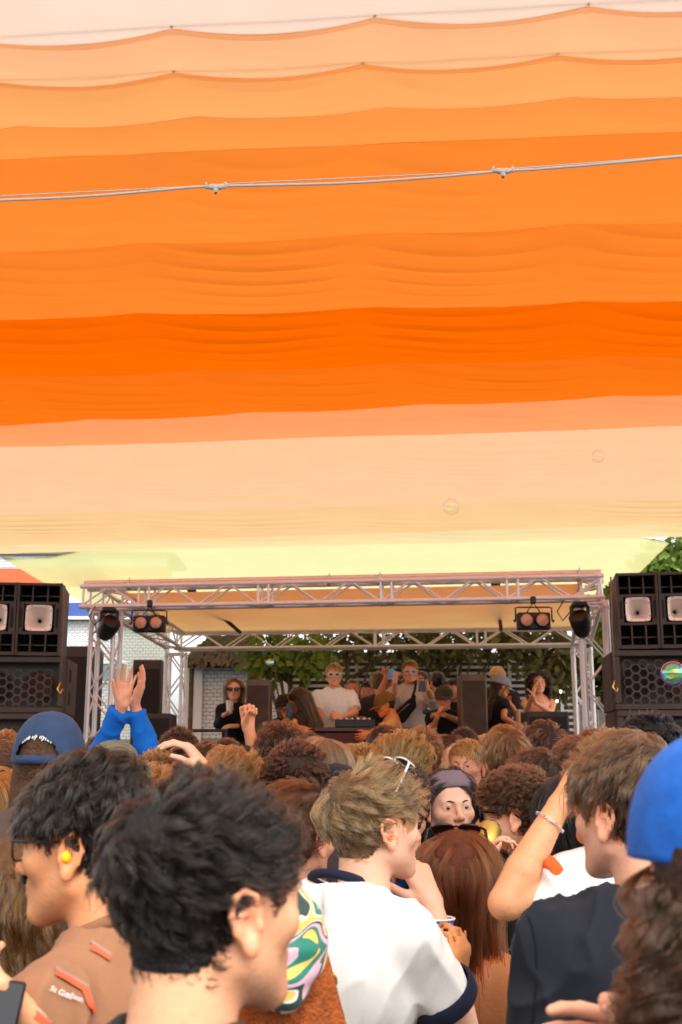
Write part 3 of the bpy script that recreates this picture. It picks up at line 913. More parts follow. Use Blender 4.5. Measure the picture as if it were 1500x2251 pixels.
tr('dense dark tree behind the bikini woman', 1195, 16.5, [(1180, 1420, 70, 45), (1245, 1440, 45, 70), (1140, 1408, 60, 30), (1215, 1480, 35, 50)], 1100, 0.14, LB, 6, 0.12)
tr('bright leafed tree showing beyond the lime cloth corner', 1490, 24.0, [(1475, 1235, 45, 45), (1530, 1200, 60, 60), (1450, 1275, 30, 25), (1560, 1290, 60, 60)], 2200, 0.22, LG, 7, 0.15)
tr('leafy tree between the front tower and the dark stack', 1352, 13.6, [(1350, 1350, 16, 40), (1362, 1395, 18, 35), (1395, 1360, 40, 45)], 800, 0.14, LG, 8, 0.07)
tr('dark tree filling the gap behind the front tower', 1380, 19.0, [(1345, 1420, 45, 45), (1340, 1480, 60, 70), (1400, 1470, 60, 60)], 1500, 0.2, LD, 9, 0.14)
# solid dark back hedge/fence so no sky shows through low gaps
def back_fence():
    D = 26
    a = P(640, 1500, D); b = P(1900, 1500, D)
    e = empty('board_fence', ((a.x + b.x) / 2, D, 0)); tag(e, 'dark brown timber board fence far behind the trees', 'fence')
    w = b.x - a.x; bm = MB().box((0, 0, 1.9), (w / 30 - 0.012, 0.03, 3.8), bevel=0.004).mesh('board', mat('dark_timber', (0.11, 0.085, 0.065), 0.85, var=0.3))
    for i in range(30):
        mobj('board', bm, e, loc=(-w / 2 + w * (i + 0.5) / 30, random.uniform(-.01, .01), 0))
    MB().box((0, 0.05, 2.0), (w, 0.05, 0.12)).build('rail', mat('dark_timber', (0.045, 0.032, 0.024)), e)
back_fence()
def string_light(px, py, D, lab):
    c = P(px, py, D)
    e = empty('fairy_light', c); tag(e, lab, 'light bulb')
    m = bpy.data.materials.get('warm_bulb') or bpy.data.materials.new('warm_bulb'); m.use_nodes = True
    b = m.node_tree.nodes['Principled BSDF']; b.inputs['Emission Color'].default_value = (1, 0.75, 0.35, 1); b.inputs['Emission Strength'].default_value = 3
    MB().ball((0, 0, 0), (0.014, 0.014, 0.02), 10, 8).build('bulb', m, e)
    MB().tube([(0, 0, 0.016), (0, 0, 0.04)], 0.009, 6).build('cap', M_BLACK, e)
string_light(1233, 1520, 13.9, 'upper small warm bulb glowing beside the bikini woman')
string_light(1225, 1541, 13.9, 'lower small warm bulb glowing beside the bikini woman')

# ------------------------------------------------------------------ soap bubbles
def bubble_mat(name, strong):
    m = bpy.data.materials.new(name); m.use_nodes = True
    nt = m.node_tree
    for n in list(nt.nodes): nt.nodes.remove(n)
    out = nt.nodes.new('ShaderNodeOutputMaterial')
    lw = nt.nodes.new('ShaderNodeLayerWeight'); lw.inputs[0].default_value = 0.5
    tc = nt.nodes.new('ShaderNodeTexCoord')
    nz = nt.nodes.new('ShaderNodeTexNoise'); nz.inputs['Scale'].default_value = 2.5; nz.inputs['Distortion'].default_value = 1.5
    nt.links.new(tc.outputs['Object'], nz.inputs['Vector'])
    ad = nt.nodes.new('ShaderNodeMath'); ad.operation = 'MULTIPLY_ADD'; ad.inputs[1].default_value = 0.25
    nt.links.new(nz.outputs[0], ad.inputs[0]); nt.links.new(lw.outputs['Facing'], ad.inputs[2])
    rp = nt.nodes.new('ShaderNodeValToRGB'); els = rp.color_ramp.elements
    cols = [(0.0, (0.9, 0.85, 0.3)), (0.25, (0.45, 0.95, 0.35)), (0.45, (0.2, 0.8, 0.9)), (0.62, (0.25, 0.35, 0.95)), (0.78, (0.85, 0.3, 0.9)), (0.92, (1, 0.45, 0.3)), (1.0, (1, 0.8, 0.6))]
    els[0].position = 0; els[0].color = (*cols[0][1], 1); els[1].position = 1; els[1].color = (*cols[-1][1], 1)
    for p, c in cols[1:-1]:
        q = els.new(p); q.color = (*c, 1)
    nt.links.new(ad.outputs[0], rp.inputs[0])
    gl = nt.nodes.new('ShaderNodeBsdfGlossy'); gl.inputs['Roughness'].default_value = 0.02
    nt.links.new(rp.outputs[0], gl.inputs[0])
    trn = nt.nodes.new('ShaderNodeBsdfTransparent')
    mr = nt.nodes.new('ShaderNodeMapRange'); mr.inputs[3].default_value = strong * 0.55; mr.inputs[4].default_value = min(1, strong * 1.6)
    nt.links.new(lw.outputs['Facing'], mr.inputs[0])
    mx = nt.nodes.new('ShaderNodeMixShader')
    nt.links.new(mr.outputs[0], mx.inputs[0]); nt.links.new(trn.outputs[0], mx.inputs[1]); nt.links.new(gl.outputs[0], mx.inputs[2])
    nt.links.new(mx.outputs[0], out.inputs[0])
    return m
BUB1, BUB2 = bubble_mat('soap_film', 0.08), bubble_mat('soap_film_thick', 0.62)
for (px, py, r, D, m, lab) in ((1315, 1003, 15, 4.5, BUB1, 'small faint soap bubble floating before the broad pale peach cloth'),
                               (992, 1114, 19.5, 4.0, BUB1, 'larger faint soap bubble floating above the stage truss'),
                               (594, 1457, 9, 6.0, BUB2, 'tiny bluish soap bubble floating before the leaves of the young tree'),
                               (1480, 1481, 27, 4.2, BUB2, 'rainbow soap bubble in front of the honeycomb grille at the edge')):
    c = P(px, py, D)
    o = MB().ball((0, 0, 0), r * D / FPX, 32, 20).build('soap_bubble', m, None, loc=c)
    tag(o, lab, 'bubble', 'soap bubbles in the air')
# ------------------------------------------------------------------ figures: smooth implicit surfaces turned into one continuous mesh
def V3(*a): return np.array(a, float)
def ell(c, r, k=0.01, op=1, rot=None, clip=None): return dict(t='e', c=np.array(c, float), r=np.array(r, float), k=k, op=op, rot=rot, clip=clip)
def rc(a, b, ra, rb, k=0.01, op=1, clip=None, flat=None): return dict(t='r', a=np.array(a, float), b=np.array(b, float), ra=ra, rb=rb, k=k, op=op, clip=clip, flat=flat)
def sdf_mesh(prims, res, smooth=1):
    lo, hi = np.full(3, 1e9), np.full(3, -1e9)
    for p in prims:
        if p['t'] == 'e':
            rr = p['r'] if p['rot'] is None else np.full(3, p['r'].max())
            l, h = p['c'] - rr, p['c'] + rr
        else:
            m = max(p['ra'], p['rb'])
            l, h = np.minimum(p['a'], p['b']) - m, np.maximum(p['a'], p['b']) + m
        p['lo'], p['hi'] = l, h
        if p['op'] > 0: lo = np.minimum(lo, l); hi = np.maximum(hi, h)
    lo = lo - 4 * res; hi = hi + 4 * res
    n = np.ceil((hi - lo) / res).astype(int) + 1
    ax = [lo[i] + res * np.arange(n[i]) for i in range(3)]
    D = np.full(n, 1.0, np.float32)
    for p in prims:
        pad = p['k'] + 3 * res
        s0 = np.maximum(np.floor((p['lo'] - pad - lo) / res).astype(int), 0)
        s1 = np.minimum(np.ceil((p['hi'] + pad - lo) / res).astype(int) + 1, n)
        if (s1 <= s0).any(): continue
        sl = tuple(slice(s0[i], s1[i]) for i in range(3))
        X = ax[0][sl[0]][:, None, None].astype(np.float32); Yy = ax[1][sl[1]][None, :, None].astype(np.float32); Z = ax[2][sl[2]][None, None, :].astype(np.float32)
        if p['t'] == 'e':
            x, y, z = X - p['c'][0], Yy - p['c'][1], Z - p['c'][2]
            if p['rot'] is not None:
                M = p['rot']
                x, y, z = (M[0, 0] * x + M[0, 1] * y + M[0, 2] * z, M[1, 0] * x + M[1, 1] * y + M[1, 2] * z, M[2, 0] * x + M[2, 1] * y + M[2, 2] * z)
            r = p['r']
            k0 = np.sqrt((x / r[0]) ** 2 + (y / r[1]) ** 2 + (z / r[2]) ** 2)
            k1 = np.sqrt((x / r[0] ** 2) ** 2 + (y / r[1] ** 2) ** 2 + (z / r[2] ** 2) ** 2) + 1e-6
            d = k0 * (k0 - 1) / k1
        else:
            ab = p['b'] - p['a']; L2 = max(float(ab @ ab), 1e-12)
            x, y, z = X - p['a'][0], Yy - p['a'][1], Z - p['a'][2]
            t = np.clip((x * ab[0] + y * ab[1] + z * ab[2]) / L2, 0, 1)
            dx, dy, dz = x - t * ab[0], y - t * ab[1], z - t * ab[2]
            d = np.sqrt(dx * dx + dy * dy + dz * dz) - (p['ra'] + (p['rb'] - p['ra']) * t)
        if p['clip'] is not None:
            for (q, nn) in ([p['clip']] if not isinstance(p['clip'], list) else p['clip']):
                d = np.maximum(d, (X - q[0]) * nn[0] + (Yy - q[1]) * nn[1] + (Z - q[2]) * nn[2])
        A = D[sl]; k = p['k']
        if p['op'] > 0:
            h = np.clip(0.5 + 0.5 * (d - A) / k, 0, 1)
            D[sl] = d * (1 - h) + A * h - k * h * (1 - h)
        else:
            h = np.clip(0.5 - 0.5 * (d + A) / k, 0, 1)
            D[sl] = A * (1 - h) + (-d) * h + k * h * (1 - h)
    return surface_net(D, lo, res, smooth)
def surface_net(D, lo, res, smooth=1):
    ins = D < 0
    c = [ins[i:ins.shape[0] - 1 + i, j:ins.shape[1] - 1 + j, k:ins.shape[2] - 1 + k] for i in (0, 1) for j in (0, 1) for k in (0, 1)]
    s = sum(x.astype(np.int8) for x in c)
    act = np.argwhere((s > 0) & (s < 8))
    corner = np.array([(i, j, k) for i in (0, 1) for j in (0, 1) for k in (0, 1)])
    vals = np.stack([D[act[:, 0] + o[0], act[:, 1] + o[1], act[:, 2] + o[2]] for o in corner], 1)
    acc = np.zeros((len(act), 3)); cnt = np.zeros(len(act))
    for a in range(8):
        for b in range(a + 1, 8):
            if np.abs(corner[a] - corner[b]).sum() != 1: continue
            va, vb = vals[:, a], vals[:, b]
            m = (va < 0) != (vb < 0)
            t = np.where(m, va / np.where(m, va - vb, 1), 0)
            pt = corner[a][None] + (corner[b] - corner[a])[None] * t[:, None]
            acc[m] += pt[m]; cnt[m] += 1
    V = (act + acc / cnt[:, None]) * res + lo
    idx = np.full(tuple(np.array(D.shape) - 1), -1, np.int64)
    idx[act[:, 0], act[:, 1], act[:, 2]] = np.arange(len(act))
    F = []
    for axn in range(3):
        o1, o2 = [(1, 2), (2, 0), (0, 1)][axn]
        sl0 = [slice(None)] * 3; sl1 = [slice(None)] * 3
        sl0[axn] = slice(0, -1); sl1[axn] = slice(1, None)
        A, B = ins[tuple(sl0)], ins[tuple(sl1)]
        e = np.argwhere(A != B)
        ok = (e[:, o1] > 0) & (e[:, o2] > 0) & (e[:, o1] < D.shape[o1] - 1) & (e[:, o2] < D.shape[o2] - 1)
        e = e[ok]
        q = []
        for (da, db) in ((1, 1), (0, 1), (0, 0), (1, 0)):
            ee = e.copy(); ee[:, o1] -= da; ee[:, o2] -= db
            q.append(idx[ee[:, 0], ee[:, 1], ee[:, 2]])
        q = np.stack(q, 1)
        fl = ~A[e[:, 0], e[:, 1], e[:, 2]]
        q[fl] = q[fl][:, ::-1]
        F.append(q)
    F = np.concatenate(F)
    F = F[(F >= 0).all(1)]
    for _ in range(smooth):
        V = relax(V, F, 0.5)
    return V, F
def relax(V, F, w):
    acc = np.zeros_like(V); n = np.zeros(len(V))
    for a, b in ((0, 1), (1, 2), (2, 3), (3, 0)):
        np.add.at(acc, F[:, a], V[F[:, b]]); np.add.at(n, F[:, a], 1)
        np.add.at(acc, F[:, b], V[F[:, a]]); np.add.at(n, F[:, b], 1)
    n = np.maximum(n, 1)
    return V * (1 - w) + acc / n[:, None] * w
def vnormals(V, F):
    n = np.cross(V[F[:, 2]] - V[F[:, 0]], V[F[:, 3]] - V[F[:, 1]])
    N = np.zeros_like(V)
    for k in range(4): np.add.at(N, F[:, k], n)
    return N / (np.linalg.norm(N, axis=1)[:, None] + 1e-12)
def rotm(ax, deg):
    return np.array(Matrix.Rotation(R(deg), 3, ax))

def head_prims(fem=False, mouth=0.0):
    f = 0.93 if fem else 1.0
    P_ = [ell((0, -0.014, 0.150), (0.0765, 0.098, 0.086), 0.01),
          ell((0, 0.022, 0.098), (0.066 * f, 0.066, 0.092), 0.03),
          ell((0, 0.040, 0.165), (0.062, 0.045, 0.045), 0.03),
          rc((-0.052 * f, 0.000, 0.060), (-0.020 * f, 0.066, 0.020), 0.020 * f, 0.020 * f, 0.025),
          rc((0.052 * f, 0.000, 0.060), (0.020 * f, 0.066, 0.020), 0.020 * f, 0.020 * f, 0.025),
          ell((0, 0.074, 0.018), (0.022 * f, 0.018, 0.018), 0.02),
          ell((-0.042, 0.060, 0.094), (0.022, 0.022, 0.020), 0.025), ell((0.042, 0.060, 0.094), (0.022, 0.022, 0.020), 0.025),
          rc((-0.038, 0.077, 0.131), (-0.010, 0.088, 0.130), 0.009 * f, 0.009 * f, 0.018), rc((0.038, 0.077, 0.131), (0.010, 0.088, 0.130), 0.009 * f, 0.009 * f, 0.018),
          ell((0, 0.074, 0.055), (0.030, 0.020, 0.026), 0.02),
          # eye sockets
          ell((-0.031, 0.101, 0.115), (0.017, 0.015, 0.012), 0.012, -1), ell((0.031, 0.101, 0.115), (0.017, 0.015, 0.012), 0.012, -1),
          # nose
          rc((0, 0.087, 0.124), (0, 0.108 - 0.002 * fem, 0.086), 0.0075 * f, 0.0105 * f, 0.010),
          ell((0, 0.110 - 0.002 * fem, 0.083), (0.0105 * f, 0.0105, 0.0095), 0.008),
          ell((-0.0125 * f, 0.098, 0.080), (0.0075, 0.010, 0.0075), 0.006), ell((0.0125 * f, 0.098, 0.080), (0.0075, 0.010, 0.0075), 0.006),
          ell((-0.007, 0.104, 0.073), (0.0035, 0.005, 0.004), 0.003, -1), ell((0.007, 0.104, 0.073), (0.0035, 0.005, 0.004), 0.003, -1),
          # lids
          rc((-0.043, 0.080, 0.1165), (-0.031, 0.0895, 0.1215), 0.0042, 0.0052, 0.004), rc((-0.031, 0.0895, 0.1215), (-0.019, 0.083, 0.1165), 0.0052, 0.0042, 0.004),
          rc((0.043, 0.080, 0.1165), (0.031, 0.0895, 0.1215), 0.0042, 0.0052, 0.004), rc((0.031, 0.0895, 0.1215), (0.019, 0.083, 0.1165), 0.0052, 0.0042, 0.004),
          rc((-0.042, 0.081, 0.1115), (-0.020, 0.084, 0.1100), 0.0045, 0.0045, 0.005), rc((0.042, 0.081, 0.1115), (0.020, 0.084, 0.1100), 0.0045, 0.0045, 0.005)]
    lw = 0.7 if mouth > 0.5 else 1.0
    P_ += [rc((-0.020 * lw, 0.085, 0.0535), (-0.004, 0.0965 + 0.004 * mouth, 0.0575), 0.0045, 0.0060, 0.006), rc((0.020 * lw, 0.085, 0.0535), (0.004, 0.0965 + 0.004 * mouth, 0.0575), 0.0045, 0.0060, 0.006),
           rc((-0.017 * lw, 0.085, 0.0495), (0, 0.0955 + 0.004 * mouth, 0.0450), 0.0048, 0.0070, 0.006), rc((0.017 * lw, 0.085, 0.0495), (0, 0.0955 + 0.004 * mouth, 0.0450), 0.0048, 0.0070, 0.006),
           rc((-0.021 * lw, 0.092, 0.0520), (0, 0.104, 0.0512), 0.0014, 0.0016, 0.003, -1), rc((0.021 * lw, 0.092, 0.0520), (0, 0.104, 0.0512), 0.0014, 0.0016, 0.003, -1)]
    if mouth > 0.5: P_.append(ell((0, 0.104, 0.0512), (0.008, 0.012, 0.0045), 0.003, -1))
    # ears: flat leaf with raised rim, hollow and lobe
    for s in (-1, 1):
        M = rotm('Z', -22 * s) @ rotm('X', 10)
        Mi = M.T
        cpos = np.array((s * 0.0795, -0.012, 0.104))
        def pt(x, y, z): return cpos + M @ np.array((s * x, y, z))
        P_.append(ell(cpos, (0.0065, 0.0185, 0.030), 0.006, 1, Mi))
        rim = [pt(0.001, 0.014, 0.006), pt(0.004, 0.012, 0.022), pt(0.006, 0.0, 0.031), pt(0.008, -0.013, 0.024), pt(0.009, -0.0175, 0.008), pt(0.007, -0.014, -0.010), pt(0.003, -0.005, -0.024)]
        for a, b in zip(rim[:-1], rim[1:]): P_.append(rc(a, b, 0.0037, 0.0037, 0.003))
        P_.append(ell(pt(0.002, 0.000, -0.028), (0.006, 0.0095, 0.0105), 0.005, 1, Mi))
        P_.append(ell(pt(0.007, 0.001, -0.004), (0.0065, 0.0085, 0.012), 0.004, -1, Mi))
        P_.append(ell(pt(0.007, 0.001, 0.014), (0.0045, 0.008, 0.009), 0.004, -1, Mi))
        P_.append(ell(pt(0.003, 0.012, -0.008), (0.0045, 0.004, 0.006), 0.003, 1, Mi))
        P_.append(rc(pt(0.003, 0.003, 0.010), pt(0.004, -0.009, 0.003), 0.0028, 0.0028, 0.003)); P_.append(rc(pt(0.004, -0.009, 0.003), pt(0.003, -0.005, -0.014), 0.0028, 0.003, 0.003))
    nr = 0.047 if fem else 0.057
    P_ += [rc((0, -0.030, 0.075), (0, -0.040, -0.05), nr * 0.95, nr, 0.02), rc((0, -0.040, -0.05), (0, -0.035, -0.14), nr, nr * 1.25, 0.02),
           rc((0.035, -0.02, 0.06), (0.012, 0.015, -0.09), 0.012, 0.012, 0.02), rc((-0.035, -0.02, 0.06), (-0.012, 0.015, -0.09), 0.012, 0.012, 0.02)]
    return P_
HEADS = {}
def head_mesh(fem, res, mouth=0.0):
    key = (fem, res, mouth)
    if key not in HEADS:
        V, F = sdf_mesh(head_prims(fem, mouth), res, 1)
        HEADS[key] = (V, F)
    return HEADS[key]
HL_Y = [-0.13, -0.075, -0.045, -0.028, -0.006, 0.012, 0.030, 0.040, 0.058, 0.075, 0.10]
HL_Z = [0.052, 0.048, 0.052, 0.070, 0.142, 0.138, 0.105, 0.135, 0.172, 0.186, 0.190]
def scalp_mask(V, low=0.0):
    m = V[:, 2] > np.interp(V[:, 1], HL_Y, HL_Z) + low
    m &= np.abs(V[:, 0]) < 0.0805
    return m
SK_C, SK_R = np.array((0, -0.014, 0.146)), np.array((0.078, 0.100, 0.092))

# ---- hair
def push_out(p, extra, cols=()):
    q = (p - SK_C) / (SK_R + extra[:, None] if np.ndim(extra) else SK_R + extra)
    r = np.linalg.norm(q, axis=1)
    inside = r < 1
    p = p.copy()
    p[inside] = (q[inside] / r[inside][:, None]) * ((SK_R + extra[:, None])[inside] if np.ndim(extra) else SK_R + extra) + SK_C
    for (a, b, rad) in cols:
        a = np.array(a, float); b = np.array(b, float); ab = b - a
        t = np.clip(((p - a) @ ab) / (ab @ ab), 0, 1)
        c = a + t[:, None] * ab; d = p - c; l = np.linalg.norm(d, axis=1)
        rr = rad + (extra if np.ndim(extra) else 0) * 0.5
        ins = l < rr
        p[ins] = c[ins] + d[ins] / (l[ins][:, None] + 1e-9) * (rr[ins][:, None] if np.ndim(rr) else rr)
    return p
STY = dict(
    short=dict(L=0.040, side=0.45, lift=0.28, thick=0.016, cr=0.002, cw=0.05, grav=0.15, clumps=450, cl=0.55, fz=0.0012, flow='whorl'),
    wavy=dict(L=0.085, side=0.38, lift=0.24, thick=0.030, cr=0.0065, cw=0.062, grav=0.12, clumps=330, cl=0.60, fz=0.0013, flow='whorl', mess=0.75),
    messy=dict(L=0.070, side=0.36, lift=0.26, thick=0.025, cr=0.004, cw=0.06, grav=0.15, clumps=360, cl=0.6, fz=0.0014, flow='whorl', mess=0.7),
    mop=dict(L=0.085, side=0.7, lift=0.25, thick=0.020, cr=0.003, cw=0.08, grav=0.35, clumps=420, cl=0.5, fz=0.0014, flow='whorl', mess=0.3),
    curly=dict(L=0.070, side=0.6, lift=0.65, thick=0.030, cr=0.0075, cw=0.026, grav=0.12, clumps=650, cl=0.85, fz=0.0010, flow='whorl'),
    afro=dict(L=0.075, side=1.0, lift=0.95, thick=0.048, cr=0.006, cw=0.016, grav=0.05, clumps=700, cl=0.85, fz=0.003, flow='whorl'),
    slick=dict(L=0.12, side=0.6, lift=0.22, thick=0.018, cr=0.004, cw=0.09, grav=0.25, clumps=420, cl=0.6, fz=0.0013, flow='back'),
    long=dict(L=0.42, side=1.0, lift=0.15, thick=0.014, cr=0.004, cw=0.20, grav=0.9, clumps=380, cl=0.55, fz=0.002, flow='part'),
    longwavy=dict(L=0.38, side=1.0, lift=0.2, thick=0.020, cr=0.012, cw=0.13, grav=0.8, clumps=300, cl=0.7, fz=0.002, flow='part'),
    longcurly=dict(L=0.30, side=1.0, lift=0.55, thick=0.040, cr=0.014, cw=0.045, grav=0.5, clumps=420, cl=0.85, fz=0.003, flow='part'),
    bun=dict(L=0.11, side=0.9, lift=0.08, thick=0.010, cr=0.001, cw=0.2, grav=0.0, clumps=300, cl=0.4, fz=0.002, flow='back'),
    crop=dict(L=0.024, side=0.4, lift=0.6, thick=0.010, cr=0.001, cw=0.05, grav=0.05, clumps=600, cl=0.4, fz=0.002, flow='fwd'),
)
def grow_hair(style, S, K, seed=0, over=None, under_cap=False, low=0.0):
    st = dict(STY[style]); st.update(over or {})
    rg = np.random.default_rng(seed)
    V, F = head_mesh(False, 0.005)
    N = vnormals(V, F)
    m = scalp_mask(V, low)
    if under_cap: m &= V[:, 2] < 0.118
    cand = np.where(m)[0]
    C = min(st['clumps'], S)
    def sample(n):
        i = rg.choice(cand, n)
        return V[i] + rg.normal(0, 0.0022, (n, 3)), N[i]
    gp, gn = sample(C)
    top = np.clip((gp[:, 2] - 0.13) / 0.07, 0, 1)
    front = np.clip((gp[:, 1] - 0.02) / 0.05, 0, 1)
    L = st['L'] * (st['side'] + (1 - st['side']) * top) * rg.uniform(0.75, 1.2, C)
    if style not in ('long', 'longwavy', 'longcurly'): L *= 1 + 0.15 * front
    ex = st['thick'] * rg.uniform(0.25, 1.0, C) * (0.30 + 0.70 * top if style not in ('afro', 'longcurly') else 1.0)
    wh = np.array((0.015, -0.088, 0.215))
    def flow(p):
        n = (p - SK_C) / SK_R ** 2; n /= np.linalg.norm(n, axis=1)[:, None]
        if st['flow'] == 'whorl':
            d = p - wh
            sw = np.cross(n, d) * 0.5
            d = d + sw + np.array((0.0, 0.012, 0.0))
        elif st['flow'] == 'back':
            d = np.stack([p[:, 0] * 0.5, np.full(len(p), -1.0) , -0.25 + 0 * p[:, 0]], 1)
        elif st['flow'] == 'fwd':
            d = np.stack([0.3 + 0 * p[:, 0], np.full(len(p), 1.0), -0.4 + 0 * p[:, 0]], 1)
        else:
            sgn = np.tanh(p[:, 0] * 60)
            d = np.stack([sgn * np.clip((p[:, 2] - 0.14) / 0.09, 0, 1) * 0.9, -0.45 - 9 * np.clip(p[:, 1], 0, 1), -1.0 + 0 * p[:, 0]], 1)
        d = d - n * (d * n).sum(1)[:, None]
        return d / (np.linalg.norm(d, axis=1)[:, None] + 1e-9), n
    cols = [((0, -0.02, 0.06), (0, -0.035, -0.10), 0.056), ((0, 0.02, -0.16), (0, 0.02, -0.5), 0.13)] if style.startswith('long') else []
    if style == 'longcurly': cols = [((0, -0.02, 0.09), (0, -0.04, -0.14), 0.105)]
    p = gp.copy()
    fl, n0 = flow(p)
    lift = st['lift'] * rg.uniform(0.6, 1.3, C)[:, None]
    cn = np.stack([vnoise(gp * 24 + seed * 1.3 + 7 * q, seed + q) for q in range(3)], 1) * (st.get('mess', 0.6) if st['flow'] == 'whorl' else 0.2)
    d = fl * (1 - np.minimum(lift, 0.98)) + gn * lift + cn + rg.normal(0, 0.05, (C, 3))
    d /= np.linalg.norm(d, axis=1)[:, None]
    path = [p.copy()]
    for i in range(1, K):
        t = i / (K - 1)
        fl, nn = flow(p)
        if style.startswith('long'):
            near = np.clip((p[:, 2] - 0.05) / 0.08, 0, 1)[:, None]
            d = d * 0.35 + fl * near * 0.9 + np.array((0, 0, -1.0)) * (1 - near) * st['grav'] + rg.normal(0, 0.03, (C, 3))
        else:
            d = d + fl * 0.45 + np.array((0, 0, -1.0)) * st['grav'] * t + rg.normal(0, 0.02, (C, 3))
        d /= np.linalg.norm(d, axis=1)[:, None]
        p = p + d * (L / (K - 1))[:, None]
        p = push_out(p, ex * min(1, 3 * t), cols)
        path.append(p.copy())
    G = np.stack(path, 1)                                   # C,K,3
    # helix
    ax = rg.normal(0, 1, (C, 3)); dv = G[:, -1] - G[:, 0]; dv /= np.linalg.norm(dv, axis=1)[:, None] + 1e-9
    u = np.cross(dv, ax); u /= np.linalg.norm(u, axis=1)[:, None] + 1e-9; w = np.cross(dv, u)
    s = np.linspace(0, 1, K)[None, :] * L[:, None]
    if style in ('curly', 'afro', 'longcurly'):
        ph0 = rg.uniform(0, 6.28, C)
    else:
        ph0 = 5.0 * vnoise(gp * 26 + seed, seed + 11) + rg.normal(0, 0.5, C)
        nn = (gp - SK_C) / SK_R ** 2; nn /= np.linalg.norm(nn, axis=1)[:, None]
        u = np.cross(dv, nn); u /= np.linalg.norm(u, axis=1)[:, None] + 1e-9; w = np.cross(u, dv)
    ph = ph0[:, None] + 2 * np.pi * s / st['cw'] * rg.uniform(0.85, 1.18, C)[:, None]
    amp = st['cr'] * np.minimum(1, np.linspace(0, 1, K) * 2.5)[None, :] * rg.uniform(0.5, 1.4, C)[:, None]
    G = G + (np.cos(ph) * amp)[..., None] * u[:, None, :] + (np.sin(ph) * amp)[..., None] * w[:, None, :]
    # strands round the guides
    rp, rn = sample(S)
    best = np.zeros(S, int)
    for a in range(0, S, 2000):
        dd = ((rp[a:a + 2000, None, :] - gp[None]) ** 2).sum(2)
        best[a:a + 2000] = dd.argmin(1)
    tt = np.linspace(0, 1, K)[None, :, None]
    off = (rp - gp[best])[:, None, :] * (1 - st['cl'] * rg.uniform(0.15, 1.15, (S, 1, 1)) * tt ** 0.7)
    wob = rg.normal(0, 1, (S, 1, 3)) * st['fz'] * tt + rg.normal(0, 0.4, (S, 1, 3)) * st['fz'] * np.sin(tt * 5)
    sc = rg.uniform(0.75, 1.08, (S, 1, 1))
    Pts = gp[best][:, None, :] + off + (G[best] - gp[best][:, None, :]) * sc + wob
    fly = (rg.random(S) < 0.06) & (rp[:, 2] > 0.13)
    Pts[fly] += (rn[fly][:, None, :] * 0.5 + rg.normal(0, 0.5, (fly.sum(), 1, 3))) * 0.016 * tt
    flat = push_out(Pts.reshape(-1, 3), 0.003)
    return flat.reshape(S, K, 3)
def curves_obj(name, Pts, rad, m, parent=None, mx=None):
    S, K, _ = Pts.shape
    cu = bpy.data.hair_curves.new(name)
    cu.add_curves([K] * S)
    cu.attributes['position'].data.foreach_set('vector', Pts.astype(np.float32).ravel())
    a = cu.attributes.new('radius', 'FLOAT', 'POINT')
    prof = np.concatenate([np.full(K - 2, 1.0), [0.75, 0.25]]) * rad
    a.data.foreach_set('value', np.tile(prof, S).astype(np.float32))
    cu.materials.append(m)
    o = bpy.data.objects.new(name, cu); COL.objects.link(o)
    if parent is not None: o.parent = parent
    if mx is not None: o.matrix_local = mx
    return o
def hair_mat(rgb, gloss=0.26):
    key = 'hair_%d_%d_%d' % rgb
    if key in MATS: return MATS[key]
    m = bpy.data.materials.new(key); m.use_nodes = True
    nt = m.node_tree
    out = nt.nodes['Material Output']; nt.nodes.remove(nt.nodes['Principled BSDF'])
    h = nt.nodes.new('ShaderNodeBsdfHairPrincipled'); h.parametrization = 'COLOR'
    hi = nt.nodes.new('ShaderNodeHairInfo')
    c = tuple(v * k for v, k in zip(lin(rgb), (0.57, 0.62, 0.66)))
    mx = nt.nodes.new('ShaderNodeMix'); mx.data_type = 'RGBA'
    mx.inputs[6].default_value = (c[0] * 0.35, c[1] * 0.30, c[2] * 0.27, 1); mx.inputs[7].default_value = (min(1, c[0] * 2.3), min(1, c[1] * 2.2), min(1, c[2] * 2.0), 1)
    nt.links.new(hi.outputs['Random'], mx.inputs[0]); nt.links.new(mx.outputs[2], h.inputs['Color'])
    h.inputs['Roughness'].default_value = gloss; h.inputs['Radial Roughness'].default_value = 0.4; h.inputs['Offset'].default_value = R(2); h.inputs['IOR'].default_value = 1.40
    nt.links.new(h.outputs[0], out.inputs[0])
    MATS[key] = m
    return m
def hair_base_mat(rgb, k=0.40):
    c = lin(rgb)
    return mat('hairbase_%d_%d_%d_%d' % (*rgb, int(k * 100)), (c[0] * k, c[1] * k * 0.92, c[2] * k * 0.85), 0.6, spec=0.3, bump=0.6, bscale=160, var=0.3, vscale=60)
HAIRT = {}
def hair_template(style, S, K, rad, seed, over, under, low):
    key = (style, S, K, seed, str(over), under, low)
    if key not in HAIRT:
        HAIRT[key] = grow_hair(style, S, K, seed, over, under, low)
    return HAIRT[key]
BASET = {}
